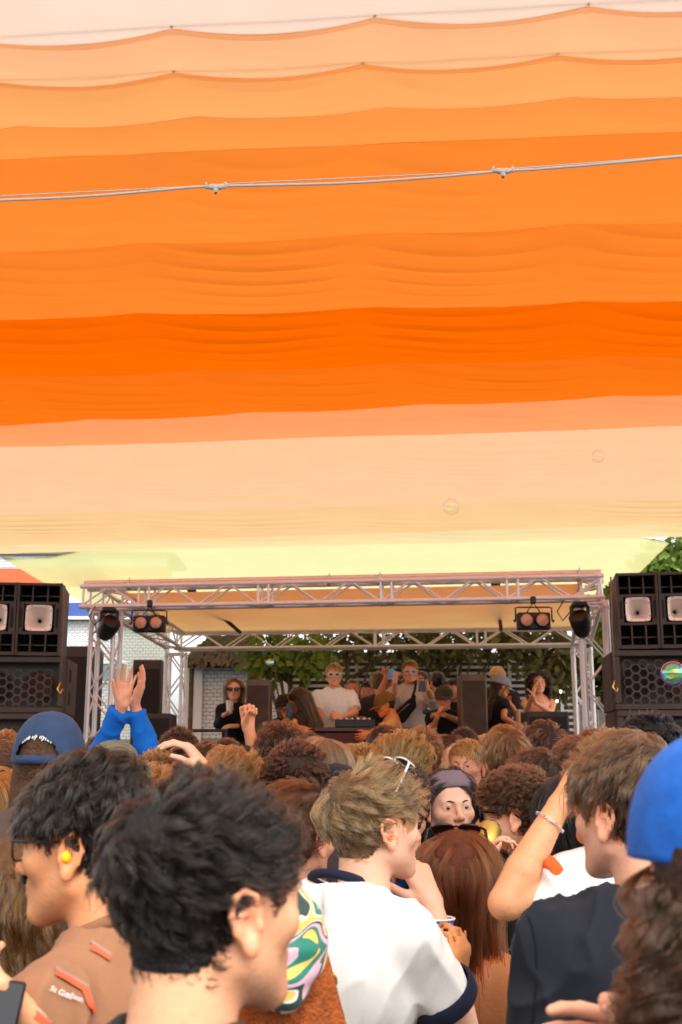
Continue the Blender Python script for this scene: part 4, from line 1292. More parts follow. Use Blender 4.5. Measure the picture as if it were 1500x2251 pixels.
def hair_base(style, seed, over=None, low=0.0, hat=False):
    """the mass of hair under the strands"""
    th = (over or {}).get('thick', STY[style]['thick'])
    th = 0.004 if hat else th
    key = (style, seed % 5, th, low)
    if key not in BASET:
        V, F = head_mesh(False, 0.005)
        N = vnormals(V, F)
        m = scalp_mask(V, low + 0.004)
        fm = m[F].all(1)
        use = np.unique(F[fm]); mp = np.full(len(V), -1); mp[use] = np.arange(len(use))
        v = V[use].copy(); n = N[use]; f = mp[F[fm]]
        sk = (v - SK_C) / SK_R ** 2; sk /= np.linalg.norm(sk, axis=1)[:, None]
        n = sk
        top = np.clip((v[:, 2] - 0.10) / 0.08, 0.12, 1) if style not in ('afro', 'curly', 'longcurly') else np.clip((v[:, 2] - 0.05) / 0.05, 0.15, 1)
        edge = np.clip((v[:, 2] - np.interp(v[:, 1], HL_Y, HL_Z) - low) / 0.03, 0.05, 1)
        lump = 0.75 + 0.35 * vnoise(v * 38 + seed * 3.1, seed) + 0.2 * vnoise(v * 80 + 5.1, seed + 1)
        v = v + n * (0.0025 + th * 0.45 * top * edge * lump)[:, None]
        if style.startswith('long'):
            Lh = (over or {}).get('L', STY[style]['L'])
            w = 0.072 if style != 'longcurly' else 0.095
            pr = [rc((0, -0.052, 0.12), (0, -0.085, 0.20 - Lh * 0.9), w, w * 0.72, 0.02), rc((-0.055, -0.03, 0.12), (-0.07, -0.055, 0.2 - Lh * 0.8), 0.03, 0.022, 0.03), rc((0.055, -0.03, 0.12), (0.07, -0.055, 0.2 - Lh * 0.8), 0.03, 0.022, 0.03)]
            v2, f2 = sdf_mesh(pr, 0.009, 1)
            fl_ = np.minimum(1, np.maximum(0.42, (v2[:, 2] - 0.02) / 0.10))
            v2[:, 1] = -0.075 + (v2[:, 1] + 0.075) * fl_ * 0.9
            v = np.concatenate([v, v2]); f = np.concatenate([f, f2 + len(use)])
        BASET[key] = (v, f)
    return BASET[key]

# ---- skin and clothes materials
def skin_mat(rgb, stub=0.0):
    key = 'skin_%d_%d_%d_%d' % (*rgb, int(stub * 100))
    if key in MATS: return MATS[key]
    m = bpy.data.materials.new(key); m.use_nodes = True
    nt = m.node_tree; b = nt.nodes['Principled BSDF']
    at = nt.nodes.new('ShaderNodeAttribute'); at.attribute_name = 'face_tint'
    sep = nt.nodes.new('ShaderNodeSeparateColor'); nt.links.new(at.outputs['Color'], sep.inputs[0])
    c = lin(rgb)
    tc = nt.nodes.new('ShaderNodeTexCoord')
    nz = nt.nodes.new('ShaderNodeTexNoise'); nz.inputs['Scale'].default_value = 45; nz.inputs['Detail'].default_value = 8; nz.inputs['Roughness'].default_value = 0.65
    nt.links.new(tc.outputs['Object'], nz.inputs['Vector'])
    m1 = nt.nodes.new('ShaderNodeMix'); m1.data_type = 'RGBA'
    m1.inputs[6].default_value = (c[0] * 0.90, c[1] * 0.76, c[2] * 0.70, 1); m1.inputs[7].default_value = (min(1, c[0] * 1.06), c[1] * 1.08, c[2] * 1.1, 1)
    nt.links.new(nz.outputs[0], m1.inputs[0])
    nb = nt.nodes.new('ShaderNodeTexNoise'); nb.inputs['Scale'].default_value = 9; nb.inputs['Detail'].default_value = 3
    nt.links.new(tc.outputs['Object'], nb.inputs['Vector'])
    rb = nt.nodes.new('ShaderNodeMapRange'); rb.inputs[1].default_value = 0.5; rb.inputs[2].default_value = 0.75; rb.inputs[4].default_value = 0.55
    nt.links.new(nb.outputs[0], rb.inputs[0])
    mb_ = nt.nodes.new('ShaderNodeMix'); mb_.data_type = 'RGBA'; mb_.inputs[7].default_value = (c[0] * 0.98, c[1] * 0.74, c[2] * 0.66, 1)
    nt.links.new(rb.outputs[0], mb_.inputs[0]); nt.links.new(m1.outputs[2], mb_.inputs[6])
    vo = nt.nodes.new('ShaderNodeTexVoronoi'); vo.inputs['Scale'].default_value = 32
    nt.links.new(tc.outputs['Object'], vo.inputs['Vector'])
    rv = nt.nodes.new('ShaderNodeMapRange'); rv.inputs[1].default_value = 0.035; rv.inputs[2].default_value = 0.06; rv.inputs[3].default_value = 0.6; rv.inputs[4].default_value = 0.0
    nt.links.new(vo.outputs['Distance'], rv.inputs[0])
    mf = nt.nodes.new('ShaderNodeMix'); mf.data_type = 'RGBA'; mf.inputs[7].default_value = (c[0] * 0.45, c[1] * 0.32, c[2] * 0.25, 1)
    nt.links.new(rv.outputs[0], mf.inputs[0]); nt.links.new(mb_.outputs[2], mf.inputs[6])
    m2 = nt.nodes.new('ShaderNodeMix'); m2.data_type = 'RGBA'
    m2.inputs[7].default_value = (c[0] * 0.72, c[1] * 0.40, c[2] * 0.40, 1)
    nt.links.new(sep.outputs[0], m2.inputs[0]); nt.links.new(mf.outputs[2], m2.inputs[6])
    m3 = nt.nodes.new('ShaderNodeMix'); m3.data_type = 'RGBA'
    m3.inputs[7].default_value = (c[0] * 0.30, c[1] * 0.28, c[2] * 0.28, 1)
    ms = nt.nodes.new('ShaderNodeMath'); ms.operation = 'MULTIPLY'; ms.inputs[1].default_value = stub
    nt.links.new(sep.outputs[1], ms.inputs[0]); nt.links.new(ms.outputs[0], m3.inputs[0]); nt.links.new(m2.outputs[2], m3.inputs[6])
    m4 = nt.nodes.new('ShaderNodeMix'); m4.data_type = 'RGBA'
    m4.inputs[7].default_value = (min(1, c[0] * 1.02), c[1] * 0.72, c[2] * 0.66, 1)
    nt.links.new(sep.outputs[2], m4.inputs[0]); nt.links.new(m3.outputs[2], m4.inputs[6])
    nt.links.new(m4.outputs[2], b.inputs['Base Color'])
    b.inputs['Roughness'].default_value = 0.5; b.inputs['Specular IOR Level'].default_value = 0.4
    b.inputs['Subsurface Weight'].default_value = 0.12; b.inputs['Subsurface Radius'].default_value = (1, 0.35, 0.2); b.inputs['Subsurface Scale'].default_value = 0.008
    n2 = nt.nodes.new('ShaderNodeTexNoise'); n2.inputs['Scale'].default_value = 130; n2.inputs['Detail'].default_value = 6; nt.links.new(tc.outputs['Object'], n2.inputs['Vector'])
    bp = nt.nodes.new('ShaderNodeBump'); bp.inputs['Strength'].default_value = 0.35; bp.inputs['Distance'].default_value = 0.003
    nt.links.new(n2.outputs[0], bp.inputs['Height']); nt.links.new(bp.outputs[0], b.inputs['Normal'])
    MATS[key] = m
    return m
def tint_head(V):
    lips = np.exp(-(((np.abs(V[:, 0]) / 0.021) ** 2.5) + ((V[:, 2] - 0.0512) / 0.0085) ** 4)) * (V[:, 1] > 0.078)
    jaw = np.clip(1 - np.abs(V[:, 2] - 0.03) / 0.045, 0, 1) * np.clip((V[:, 1] + 0.005) / 0.03, 0, 1)
    mus = np.exp(-((V[:, 0] / 0.026) ** 4 + ((V[:, 2] - 0.066) / 0.008) ** 4)) * (V[:, 1] > 0.08)
    st = np.clip(np.maximum(jaw * (1 - lips), mus), 0, 1)
    red = np.clip(np.exp(-(((V[:, 0] / 0.016) ** 2) + ((V[:, 2] - 0.083) / 0.014) ** 2)) * (V[:, 1] > 0.09), 0, 1) * 0.8 + (np.abs(V[:, 0]) > 0.080) * 0.6
    red += 0.45 * np.exp(-(((np.abs(V[:, 0]) - 0.042) / 0.018) ** 2 + ((V[:, 2] - 0.085) / 0.018) ** 2)) * (V[:, 1] > 0.04)
    return np.stack([lips, st, np.clip(red, 0, 1), np.ones(len(V))], 1)
def fabric(name, rgb, rough=0.85, bump=0.12, bscale=350, var=0.04):
    return mat('fabric_' + name, lin(rgb), rough, spec=0.25, bump=bump, bscale=bscale, var=var, vscale=30, sheen=0.04)

def hand_prims(w, d, pn, side, curl=(20, 20, 15), spread=6, thumb=(35, 15), size=1.0, curls=None):
    """w wrist, d finger direction, pn palm normal; side +1 right hand, -1 left hand"""
    d = np.array(d, float); d /= np.linalg.norm(d)
    z = -np.array(pn, float); z = z - d * (z @ d); z /= np.linalg.norm(z)
    x = np.cross(d, z)                       # toward the little finger for a right hand
    x = x * side
    B = np.stack([x, d, z], 1) * size
    w = np.array(w, float)
    def g(a, b, c): return w + B @ np.array((a, b, c))
    rx = [-0.029, -0.0095, 0.0105, 0.028]; ry = [0.088, 0.092, 0.087, 0.077]
    ln = [(0.040, 0.025, 0.020), (0.045, 0.029, 0.021), (0.041, 0.027, 0.021), (0.032, 0.020, 0.018)]
    rr = [0.0092, 0.0094, 0.0090, 0.0080]
    P_ = []
    for i in range(4):
        P_.append(rc(g(rx[i] * 0.45, 0.0, 0), g(rx[i], ry[i], 0.0), 0.0155 * size, 0.0125 * size, 0.014))
    P_.append(ell(g(-0.006, 0.05, -0.006), (0.030 * size,) * 3, 0.012, clip=None) if False else rc(g(-0.018, 0.02, -0.010), g(0.018, 0.06, -0.008), 0.012 * size, 0.012 * size, 0.012))
    for i in range(4):
        a = R(((i - 1.4) * spread)); p = np.array((rx[i], ry[i], 0.0)); ang = 0.0
        cs = curls[i] if curls else curl
        for k in range(3):
            ang += R(cs[k])
            dv = np.array((math.sin(a) * math.cos(ang), math.cos(a) * math.cos(ang), -math.sin(ang)))
            q = p + dv * ln[i][k]
            P_.append(rc(g(*p), g(*q), rr[i] * (1.05 - 0.10 * k) * size, rr[i] * (0.95 - 0.12 * k) * size, 0.0035))
            p = q
    ta, tb = R(thumb[0]), R(thumb[1])
    p = np.array((-0.020, 0.018, -0.008))
    dv = np.array((-math.sin(ta) * math.cos(tb), math.cos(ta) * math.cos(tb), -math.sin(tb)))
    q = p + dv * 0.042; P_.append(rc(g(*p), g(*q), 0.0155 * size, 0.0125 * size, 0.010))
    ta2 = ta * 0.75; dv = np.array((-math.sin(ta2) * math.cos(tb), math.cos(ta2) * math.cos(tb), -math.sin(tb)))
    r_ = q + dv * 0.032; P_.append(rc(g(*q), g(*r_), 0.0115 * size, 0.0102 * size, 0.004))
    ta3 = ta * 0.6; tb3 = tb * 1.5; dv = np.array((-math.sin(ta3) * math.cos(tb3), math.cos(ta3) * math.cos(tb3), -math.sin(tb3)))
    s_ = r_ + dv * 0.026; P_.append(rc(g(*r_), g(*s_), 0.0102 * size, 0.0085 * size, 0.003))
    return P_
def arm_prims(sh, el, wr, s=1.0, thin=1.0):
    sh, el, wr = (np.array(a, float) for a in (sh, el, wr))
    m = el + (wr - el) * 0.32
    b = sh + (el - sh) * 0.45
    return [rc(sh, b, 0.050 * s * thin, 0.047 * s * thin, 0.01), rc(b, el, 0.047 * s * thin, 0.037 * s * thin, 0.004), rc(el, m, 0.037 * s * thin, 0.0405 * s * thin, 0.006), rc(m, wr, 0.0405 * s * thin, 0.026 * s * thin, 0.006)]
def torso_prims(s, fem=False, pad=0.0, zc=0.0):
    """zc = height of the chin; shoulders hang from it"""
    sw = 0.165 if fem else 0.190
    z = zc - 0.082 * s
    p = pad
    return [ell((0, -0.015, z - 0.15 * s), (sw * 0.90 * s + p, 0.108 * s + p, 0.20 * s), 0.05),
            ell((0, -0.01, z - 0.40 * s), (sw * 0.78 * s + p, 0.098 * s + p, 0.22 * s), 0.06),
            ell((0, -0.01, z - 0.56 * s), (sw * 0.86 * s + p, 0.112 * s + p, 0.14 * s), 0.06),
            rc((0, -0.035, z + 0.040 * s), (sw * 0.95 * s, -0.025, z - 0.034 * s), 0.052 * s + p, 0.050 * s + p, 0.045),
            rc((0, -0.035, z + 0.040 * s), (-sw * 0.95 * s, -0.025, z - 0.034 * s), 0.052 * s + p, 0.050 * s + p, 0.045),
            ell((0.085 * s, -0.075, z - 0.10 * s), (0.09 * s, 0.045 + p, 0.11 * s), 0.05), ell((-0.085 * s, -0.075, z - 0.10 * s), (0.09 * s, 0.045 + p, 0.11 * s), 0.05)]
SHIRTT = {}
def folds(V, N, seed, amp):
    w = np.stack([vnoise(V * 5 + seed, seed + 1), vnoise(V * 5 + seed + 9, seed + 2), vnoise(V * 5 + seed + 17, seed + 3)], 1) * 0.35
    def rid(fr, sd, tilt):
        q = V * np.array(fr) + w + sd * 1.37
        q[:, 0] += V[:, 2] * tilt * np.sign(V[:, 0] + 1e-6)
        return (1 - np.minimum(1, np.abs(vnoise(q, sd)) * 1.6)) ** 2.2
    a = rid((10.0, 10.0, 2.4), seed, 4.0); b = rid((19.0, 19.0, 6.0), seed + 5, -7.0)
    low = vnoise(V * np.array((4, 4, 2.2)) + seed * 0.7, seed + 8)
    return V + N * ((a * 1.3 + b * 0.8 + low * 0.3 - 0.5) * amp)[:, None]
LEGT = {}
def legs_mesh():
    if 'm' not in LEGT:
        pr = []
        for s in (-1, 1):
            pr += [rc((s * 0.09, 0, 0.90), (s * 0.10, 0.01, 0.50), 0.10, 0.068, 0.04), rc((s * 0.10, 0.01, 0.50), (s * 0.11, -0.01, 0.09), 0.070, 0.055, 0.03), rc((s * 0.11, -0.03, 0.045), (s * 0.12, 0.13, 0.035), 0.042, 0.034, 0.03)]
        pr += [ell((0, -0.01, 0.93), (0.17, 0.125, 0.12), 0.05)]
        LEGT['m'] = sdf_mesh(pr, 0.024, 1)
    return LEGT['m']
TROUSER_ME = {}
COUNT = {}
def person(label, px, ytop, D, yaw=0, H=None, head=(0, 0, 0), fem=False, res=0.006, skin=(222, 165, 130), stub=0.0,
           hair='short', hc=(70, 45, 30), hn=2500, hk=9, hr=0.0009, hseed=None, hover=None, hlow=0.0, hbase=True, hat=None,
           shirt=(60, 60, 60), shirt_res=None, sleeve=0.45, cuffs=None, collar=None, arms=None, armres=None, z0=0.0, face=False, mouth=0.0, eyec=(60, 42, 28),
           group='people packed in the crowd', top='tee', hthick=0.02, lean=0.0, hs=1.0, fold=0.004, brow=None, xoff=0.0, legs=True, seed=0, noears=False):
    """px = pixel x of the head's middle, ytop = pixel y of the top of the hair or hat, D = forward distance in metres; yaw 0 faces the stage"""
    tp = P(px, ytop, D)
    H = (tp.z - z0 - hthick) if H is None else H
    s = H / 1.78
    zc = H - 0.236 * hs
    seed = seed or (len(COUNT) + 1); COUNT[label] = 1
    base = Vector((tp.x + xoff, D, z0))
    W = Matrix.Translation(base) @ Matrix.Rotation(R(yaw), 4, 'Z')
    Wi = W.inverted()
    def loc(p): return np.array(Wi @ Vector(p))
    # head
    V, F = head_mesh(fem, res, mouth)
    tint = tint_head(V)
    piv = Vector((0, -0.02, 0.06))
    hy, hp_, hrl = head
    lx = Wi.to_3x3() @ Vector((-xoff, 0, 0))
    Mh = Matrix.Translation((lx.x, 0.012 + lx.y, zc)) @ Matrix.Translation(piv) @ Euler((R(hp_), R(hrl), R(hy)), 'XYZ').to_matrix().to_4x4() @ Matrix.Translation(-piv) @ Matrix.Diagonal((hs, hs, hs, 1))
    A = np.array(Mh)
    hv = V @ A[:3, :3].T + A[:3, 3]
    Vs, Fs, Ts = [hv], [F], [tint]
    off = len(hv)
    def addskin(v, f):
        nonlocal off
        Vs.append(v); Fs.append(f + off); t = np.zeros((len(v), 4)); t[:, 3] = 1; Ts.append(t); off += len(v)
    sw = (0.165 if fem else 0.190) * s
    zs = zc - 0.082 * s
    shl = {1: np.array((sw * 0.95, -0.025, zs - 0.04)), -1: np.array((-sw * 0.95, -0.025, zs - 0.04))}
    default = {}
    arms = arms or {}
    armset = {}
    for sd in (1, -1):
        spec = arms.get('R' if sd > 0 else 'L')
        if spec:
            el = loc(spec['el']) if spec.get('world', True) else np.array(spec['el'])
            wr = loc(spec['wr']) if spec.get('world', True) else np.array(spec['wr'])
            if spec.get('sh') is not None: shl[sd] = loc(spec['sh'])
        else:
            el = shl[sd] + np.array((sd * 0.05, -0.02, -0.29 * s)); wr = el + np.array((-sd * 0.01, 0.10, -0.24 * s))
        armset[sd] = (shl[sd], el, wr, spec)
    skin_pr = []
    ar = armres or (0.011 if D > 2.9 else max(res * 1.1, 0.005))
    for sd, (sh, el, wr, spec) in armset.items():
        pr = arm_prims(sh, el, wr, s, 0.86 if fem else 1.0)
        rot = Wi.to_3x3()
        if spec and spec.get('hand'):
            h = spec['hand']
            pr += hand_prims(wr, np.array(rot @ Vector(h['d'])), np.array(rot @ Vector(h['n'])), sd, **{k: v for k, v in h.items() if k not in ('d', 'n')})
        else:
            dv = (wr - el) / (np.linalg.norm(wr - el) + 1e-9)
            pr += hand_prims(wr, dv, np.array((-sd, 0.0, 0.1)), sd, curl=(25, 25, 20))
        v, f = sdf_mesh(pr, ar, 1)
        addskin(v, f)
    if top in ('bare', 'bikini'):
        v, f = sdf_mesh(torso_prims(s, fem, 0.0, zc), 0.010, 1); addskin(v, f)
    allv = np.concatenate(Vs)
    me = mesh_np('person', allv, np.concatenate(Fs), skin_mat(skin, stub))
    ca = me.color_attributes.new('face_tint', 'FLOAT_COLOR', 'POINT')
    ca.data.foreach_set('color', np.concatenate(Ts).astype(np.float32).ravel())
    o = mobj('person', me, None, mx=W)
    tag(o, label, 'person', group)
    # clothes
    SR = shirt_res or (0.008 if D < 3.2 else 0.012)
    if top == 'tee':
        pr = torso_prims(s, fem, 0.012, zc)
        for sd, (sh, el, wr, spec) in armset.items():
            dv = el - sh; fr = min(sleeve, 1.0)
            end = sh + dv * fr; nd = dv / np.linalg.norm(dv)
            flare = 0.070 * s if sleeve <= 1 else 0.060 * s
            pr.append(rc(sh - nd * 0.02, end + (0 if sleeve > 1 else 1) * nd * 0.05, 0.066 * s, flare * (0.9 if fem else 1), 0.03, clip=None if sleeve > 1 else (end, nd)))
            if sleeve > 1:
                e2 = el + (wr - el) * (sleeve - 1); n2 = (wr - el) / np.linalg.norm(wr - el)
                pr.append(rc(el, e2 + n2 * 0.04, 0.060 * s, 0.044 * s, 0.03, clip=(e2, n2)))
        zn = zc - 0.036 * s
        pr.append(rc((0, -0.030, zn - 0.02), (0, -0.022, zn + 0.2), 0.058 * s, 0.085 * s, 0.012, -1))
        v, f = sdf_mesh(pr, SR, 1)
        v = folds(v, vnormals(v, f), seed, fold)
        so = mobj('shirt', mesh_np('shirt', v, f, fabric('%d_%d_%d' % shirt, shirt) if not isinstance(shirt, str) else MATS[shirt]), o)
        if collar:
            ring = MB(); pts = []
            for k in range(41):
                a = 2 * math.pi * k / 40
                rr = 0.066 * s
                pts.append((rr * math.cos(a), -0.028 + rr * 0.98 * math.sin(a), zc - 0.004 - 0.026 * math.sin(a)))
            ring.tube(pts, 0.0105, 8, cap=False)
            co = ring.build('collar', fabric('collar_%d_%d_%d' % collar, collar), o)
        if cuffs:
            for sd, (sh, el, wr, spec) in armset.items():
                dv = el - sh; end = sh + dv * sleeve; nd = Vector(dv / np.linalg.norm(dv))
                q = nd.to_track_quat('Z', 'Y').to_matrix().to_4x4()
                rr = 0.0805 * s
                Mx = Matrix.Translation(Vector(end)) @ q
                MB().lathe([(rr * 0.80, 0.004), (rr + 0.002, 0.005), (rr + 0.004, 0.0), (rr + 0.004, -0.026), (rr - 0.004, -0.032)], 28, Mx).build('cuff', fabric('cuff_%d_%d_%d' % cuffs, cuffs), o)
    if legs:
        if 'm' not in TROUSER_ME:
            v, f = legs_mesh(); TROUSER_ME['m'] = mesh_np('trousers', v, f, fabric('trouser', (38, 40, 50)))
        zt = zc - 0.62 * s
        mobj('trousers', TROUSER_ME['m'], o, mx=Matrix.Diagonal((s, s, max(0.5, (zt + 0.12) / 0.98), 1)))
    # hair
    if hair:
        hb = None
        if hbase:
            v, f = hair_base(hair, (hseed or seed), hover, hlow, bool(hat))
            hb = mobj('hair', mesh_np('hair', v, f, hair_base_mat(hc, 0.62 if hair.startswith('long') else 0.40)), o, mx=Mh)
        Pts = hair_template(hair, hn, hk, hr, (hseed if hseed is not None else seed), hover, bool(hat), hlow)
        key = (id(Pts), hc, hr)
        if key not in HAIRT:
            so = curves_obj('hair_strands', Pts, hr, hair_mat(hc), o, Mh); HAIRT[key] = so.data
        else:
            so = bpy.data.objects.new('hair_strands', HAIRT[key]); COL.objects.link(so); so.parent = o; so.matrix_local = Mh
        if hb is not None:
            so.parent = hb; so.matrix_local = Matrix.Identity(4)
    if face:
        for sx in (-1, 1):
            ey = MB().ball((sx * 0.031, 0.0782, 0.1155), 0.0122, 14, 10).build('eye', mat('eye_white', (0.72, 0.68, 0.64), 0.25), o, mx=Mh)
            q = Matrix.Translation((sx * 0.031 + face[0] if isinstance(face, tuple) else sx * 0.031, 0.0907, 0.1155)) @ Matrix.Rotation(R(-90), 4, 'X')
            MB().lathe([(0.0, 0.0008), (0.0035, 0.0004), (0.0064, -0.0014)], 14, q).build('iris', mat('iris_%d' % eyec[0], lin(eyec), 0.15), ey)
            bc = brow or hc
            pts = [(sx * 0.013, 0.0965, 0.1305), (sx * 0.026, 0.0940, 0.1350), (sx * 0.038, 0.0860, 0.1350), (sx * 0.047, 0.0755, 0.1300)]
            MB().tube(pts, [0.0020, 0.0025, 0.0021, 0.0010], 8).build('eyebrow', hair_base_mat(bc), o, mx=Mh)
    return o, Mh, W, armset
def head_world(W, Mh): return W @ Mh

# ---- hats and glasses
def cap_on(o, Mh, rgb, brim=None, brim_yaw=0.0, opening=False, button=True, size=1.0, name='cap', low=0.0, brimless=False, tall=1.0):
    m = fabric('cap_%d_%d_%d' % rgb, rgb, 0.8, 0.3, 40, 0.15)
    RX, RY, RZ = 0.092 * size, 0.112 * size, 0.108 * size * tall
    c = (0, -0.010, 0.128 - low)
    NA, NB = 96, 40
    vs = []; fs = []
    for j in range(NB + 1):
        t = j / NB * math.pi / 2
        for i in range(NA):
            a = 2 * math.pi * i / NA
            pn = 1 - 0.012 * (abs(math.sin(3 * a)) < 0.06) * math.cos(t)
            ct, st = math.cos(t) ** 0.82, math.sin(t)
            vs.append((c[0] + RX * ct * math.sin(a) * pn, c[1] + RY * ct * math.cos(a) * pn, c[2] + RZ * st ** 0.95))
    for j in range(NB):
        for i in range(NA):
            a = ((i + 0.5) / NA * 360)
            da = abs(((a - 180 + brim_yaw + 180) % 360) - 180)
            if opening and da < 38 and j < 13 * math.sqrt(max(0, 1 - (da / 38) ** 2)): continue
            fs.append((j * NA + i, j * NA + (i + 1) % NA, (j + 1) * NA + (i + 1) % NA, (j + 1) * NA + i))
    cap = MB().add(vs, fs, True).build(name, m, o, mx=Mh)
    sol = cap.modifiers.new('thick', 'SOLIDIFY'); sol.thickness = 0.002; sol.offset = -1
    if button:
        MB().ball((0, -0.010, c[2] + RZ + 0.001), (0.009, 0.009, 0.004), 12, 6).build('button', m, cap)
    for k in range(6):
        a = 2 * math.pi * (k + 0.5) / 6; t = R(48)
        q = Vector((c[0] + RX * math.cos(t) ** .82 * math.sin(a), c[1] + RY * math.cos(t) ** .82 * math.cos(a), c[2] + RZ * math.sin(t)))
        nn = Vector(((q.x - c[0]) / RX ** 2, (q.y - c[1]) / RY ** 2, (q.z - c[2]) / RZ ** 2)).normalized()
        MB().lathe([(0.002, 0.0005), (0.0042, 0.0012), (0.0046, 0.0)], 10, Matrix.Translation(q) @ nn.to_track_quat('Z', 'Y').to_matrix().to_4x4()).build('eyelet', m, cap)
    if opening:
        pts = []
        for k in range(13):
            a = R(180 - brim_yaw - 38 + 76 * k / 12)
            pts.append((c[0] + RX * 0.985 * math.sin(a), c[1] + RY * 0.985 * math.cos(a)))
        v = []
        for (x, y) in pts: v += [(x, y, c[2] - 0.002), (x, y, c[2] + 0.020)]
        st_ = MB().add(v, [(2 * i, 2 * i + 2, 2 * i + 3, 2 * i + 1) for i in range(12)], True).build('strap', m, cap)
        s2 = st_.modifiers.new('thick', 'SOLIDIFY'); s2.thickness = 0.003
    if not brimless:
        bm_ = fabric('brim_%d_%d_%d' % (brim or rgb), (brim or rgb), 0.8, 0.2, 40, 0.1)
        v = []; f = []; NR = 8; NS = 20
        for i in range(NS + 1):
            a = R(-62 + 124 * i / NS)
            x0, y0 = RX * math.sin(a), RY * math.cos(a)
            ext = 0.075 * math.cos(R(-88 + 176 * i / NS)) ** 0.6
            for j in range(NR + 1):
                t = j / NR
                x = x0 * (1 - 0.05 * t); y = y0 + ext * t
                z = 0.004 - 0.020 * t - 0.020 * (x / RX) ** 2
                v.append((x, y, z))
        for i in range(NS):
            for j in range(NR):
                b0 = i * (NR + 1) + j
                f.append((b0, b0 + NR + 1, b0 + NR + 2, b0 + 1))
        br = MB().add(v, f, True).build('brim', bm_, cap, mx=Matrix.Translation(c) @ Matrix.Rotation(R(brim_yaw), 4, 'Z'))
        s3 = br.modifiers.new('thick', 'SOLIDIFY'); s3.thickness = 0.004
    return cap
def glasses(label, W, frame=(20, 16, 14), lens=(25, 18, 15), pos='eyes', parent=None, thick=0.0022, clear=False, lz=0.0, tilt=0.0):
    """sunglasses; pos eyes or head (pushed up on the hair). W = head matrix in world"""
    if pos == 'eyes': M = W @ Matrix.Translation((0, 0.098, 0.1155))
    else: M = W @ Matrix.Translation((0, 0.055 + tilt, 0.242 + lz)) @ Matrix.Rotation(R(52), 4, 'X')
    e = bpy.data.objects.new('sunglasses' if not clear else 'glasses', None); COL.objects.link(e); e.matrix_world = M
    tag(e, label, 'sunglasses' if not clear else 'glasses')
    fm = mat('frame_%d_%d_%d' % frame, lin(frame), 0.25)
    if clear:
        lm = bpy.data.materials.get('clear_lens') or bpy.data.materials.new('clear_lens'); lm.use_nodes = True
        b = lm.node_tree.nodes['Principled BSDF']; b.inputs['Transmission Weight'].default_value = 1; b.inputs['Roughness'].default_value = 0.02; b.inputs['IOR'].default_value = 1.02; b.inputs['Base Color'].default_value = (1, 1, 1, 1)
    else:
        lm = mat('lens_%d_%d_%d' % lens, lin(lens), 0.22, spec=0.3)
    for s in (-1, 1):
        pts = []
        for k in range(25):
            a = 2 * math.pi * k / 24
            ca, sa = math.cos(a), math.sin(a)
            q = (abs(ca) ** 3 + abs(sa) ** 3) ** (-1 / 3)
            pts.append((s * 0.034 + 0.026 * ca * q, -0.004 * abs((s * 0.034 + 0.026 * ca * q) / 0.06) ** 2, 0.019 * sa * q))
        rm = MB().tube(pts, thick, 6, cap=False).build('rim', fm, e)
        n = len(pts) - 1
        MB().add(pts[:-1] + [(s * 0.034, 0.0, 0)], [(i, (i + 1) % n, n) for i in range(n)], True).build('lens', lm, rm)
        MB().tube([(s * 0.061, -0.004, 0.012), (s * 0.074, -0.012, 0.012), (s * 0.080, -0.06, 0.010), (s * 0.081, -0.10, 0.008), (s * 0.080, -0.135, -0.012)], [thick, thick * 1.3, thick * 1.2, thick, thick], 6).build('temple', fm, e)
    MB().tube([(-0.010, 0, 0.006), (0, 0.001, 0.010), (0.010, 0, 0.006)], thick, 6).build('bridge', fm, e)
    return e
def cup_at(label, base, h=0.11, r0=0.030, r1=0.042, rgb=(20, 90, 190), tilt=(0, 0), pic=False):
    M = Matrix.Translation(base) @ Euler((R(tilt[0]), R(tilt[1]), 0)).to_matrix().to_4x4()
    e = bpy.data.objects.new('cup', None); COL.objects.link(e); e.matrix_world = M
    tag(e, label, 'cup')
    MB().lathe([(0, 0.002), (r0, 0.0), (r0, 0.002), (r1, h), (r1 - 0.002, h), (r0 - 0.002, 0.004)], 24).build('wall', mat('cup_%d_%d_%d' % rgb, lin(rgb), 0.4), e)
    pts = [(r1 * math.cos(2 * math.pi * k / 24), r1 * math.sin(2 * math.pi * k / 24), h) for k in range(25)]
    MB().tube(pts, 0.0028, 6, cap=False).build('rim', M_WHITEP, e)
    MB().lathe([(r1 - 0.0035, h * 0.97), (r0 - 0.001, h * 0.3)], 20).build('lining', M_WHITEP, e)
    return e
def phone_at(label, c, d, n, rgb=(12, 12, 14)):
    d = Vector(d).normalized(); n = Vector(n); n = (n - d * n.dot(d)).normalized(); x = d.cross(n)
    M = Matrix(((x.x, n.x, d.x, c[0]), (x.y, n.y, d.y, c[1]), (x.z, n.z, d.z, c[2]), (0, 0, 0, 1)))
    e = bpy.data.objects.new('phone', None); COL.objects.link(e); e.matrix_world = M
    tag(e, label, 'phone')
    MB().box((0, 0, 0), (0.073, 0.009, 0.148), bevel=0.003).build('case', mat('phone_%d' % rgb[0], lin(rgb), 0.3), e)
    MB().box((0, 0.0048, 0), (0.066, 0.0008, 0.14)).build('screen', mat('phone_screen', (0.01, 0.01, 0.012), 0.08), e)
    MB().box((0.018, -0.0055, 0.052), (0.026, 0.003, 0.028), bevel=0.001).build('camera_bump', mat('phone_cam', (0.02, 0.02, 0.022), 0.2), e)
    return e
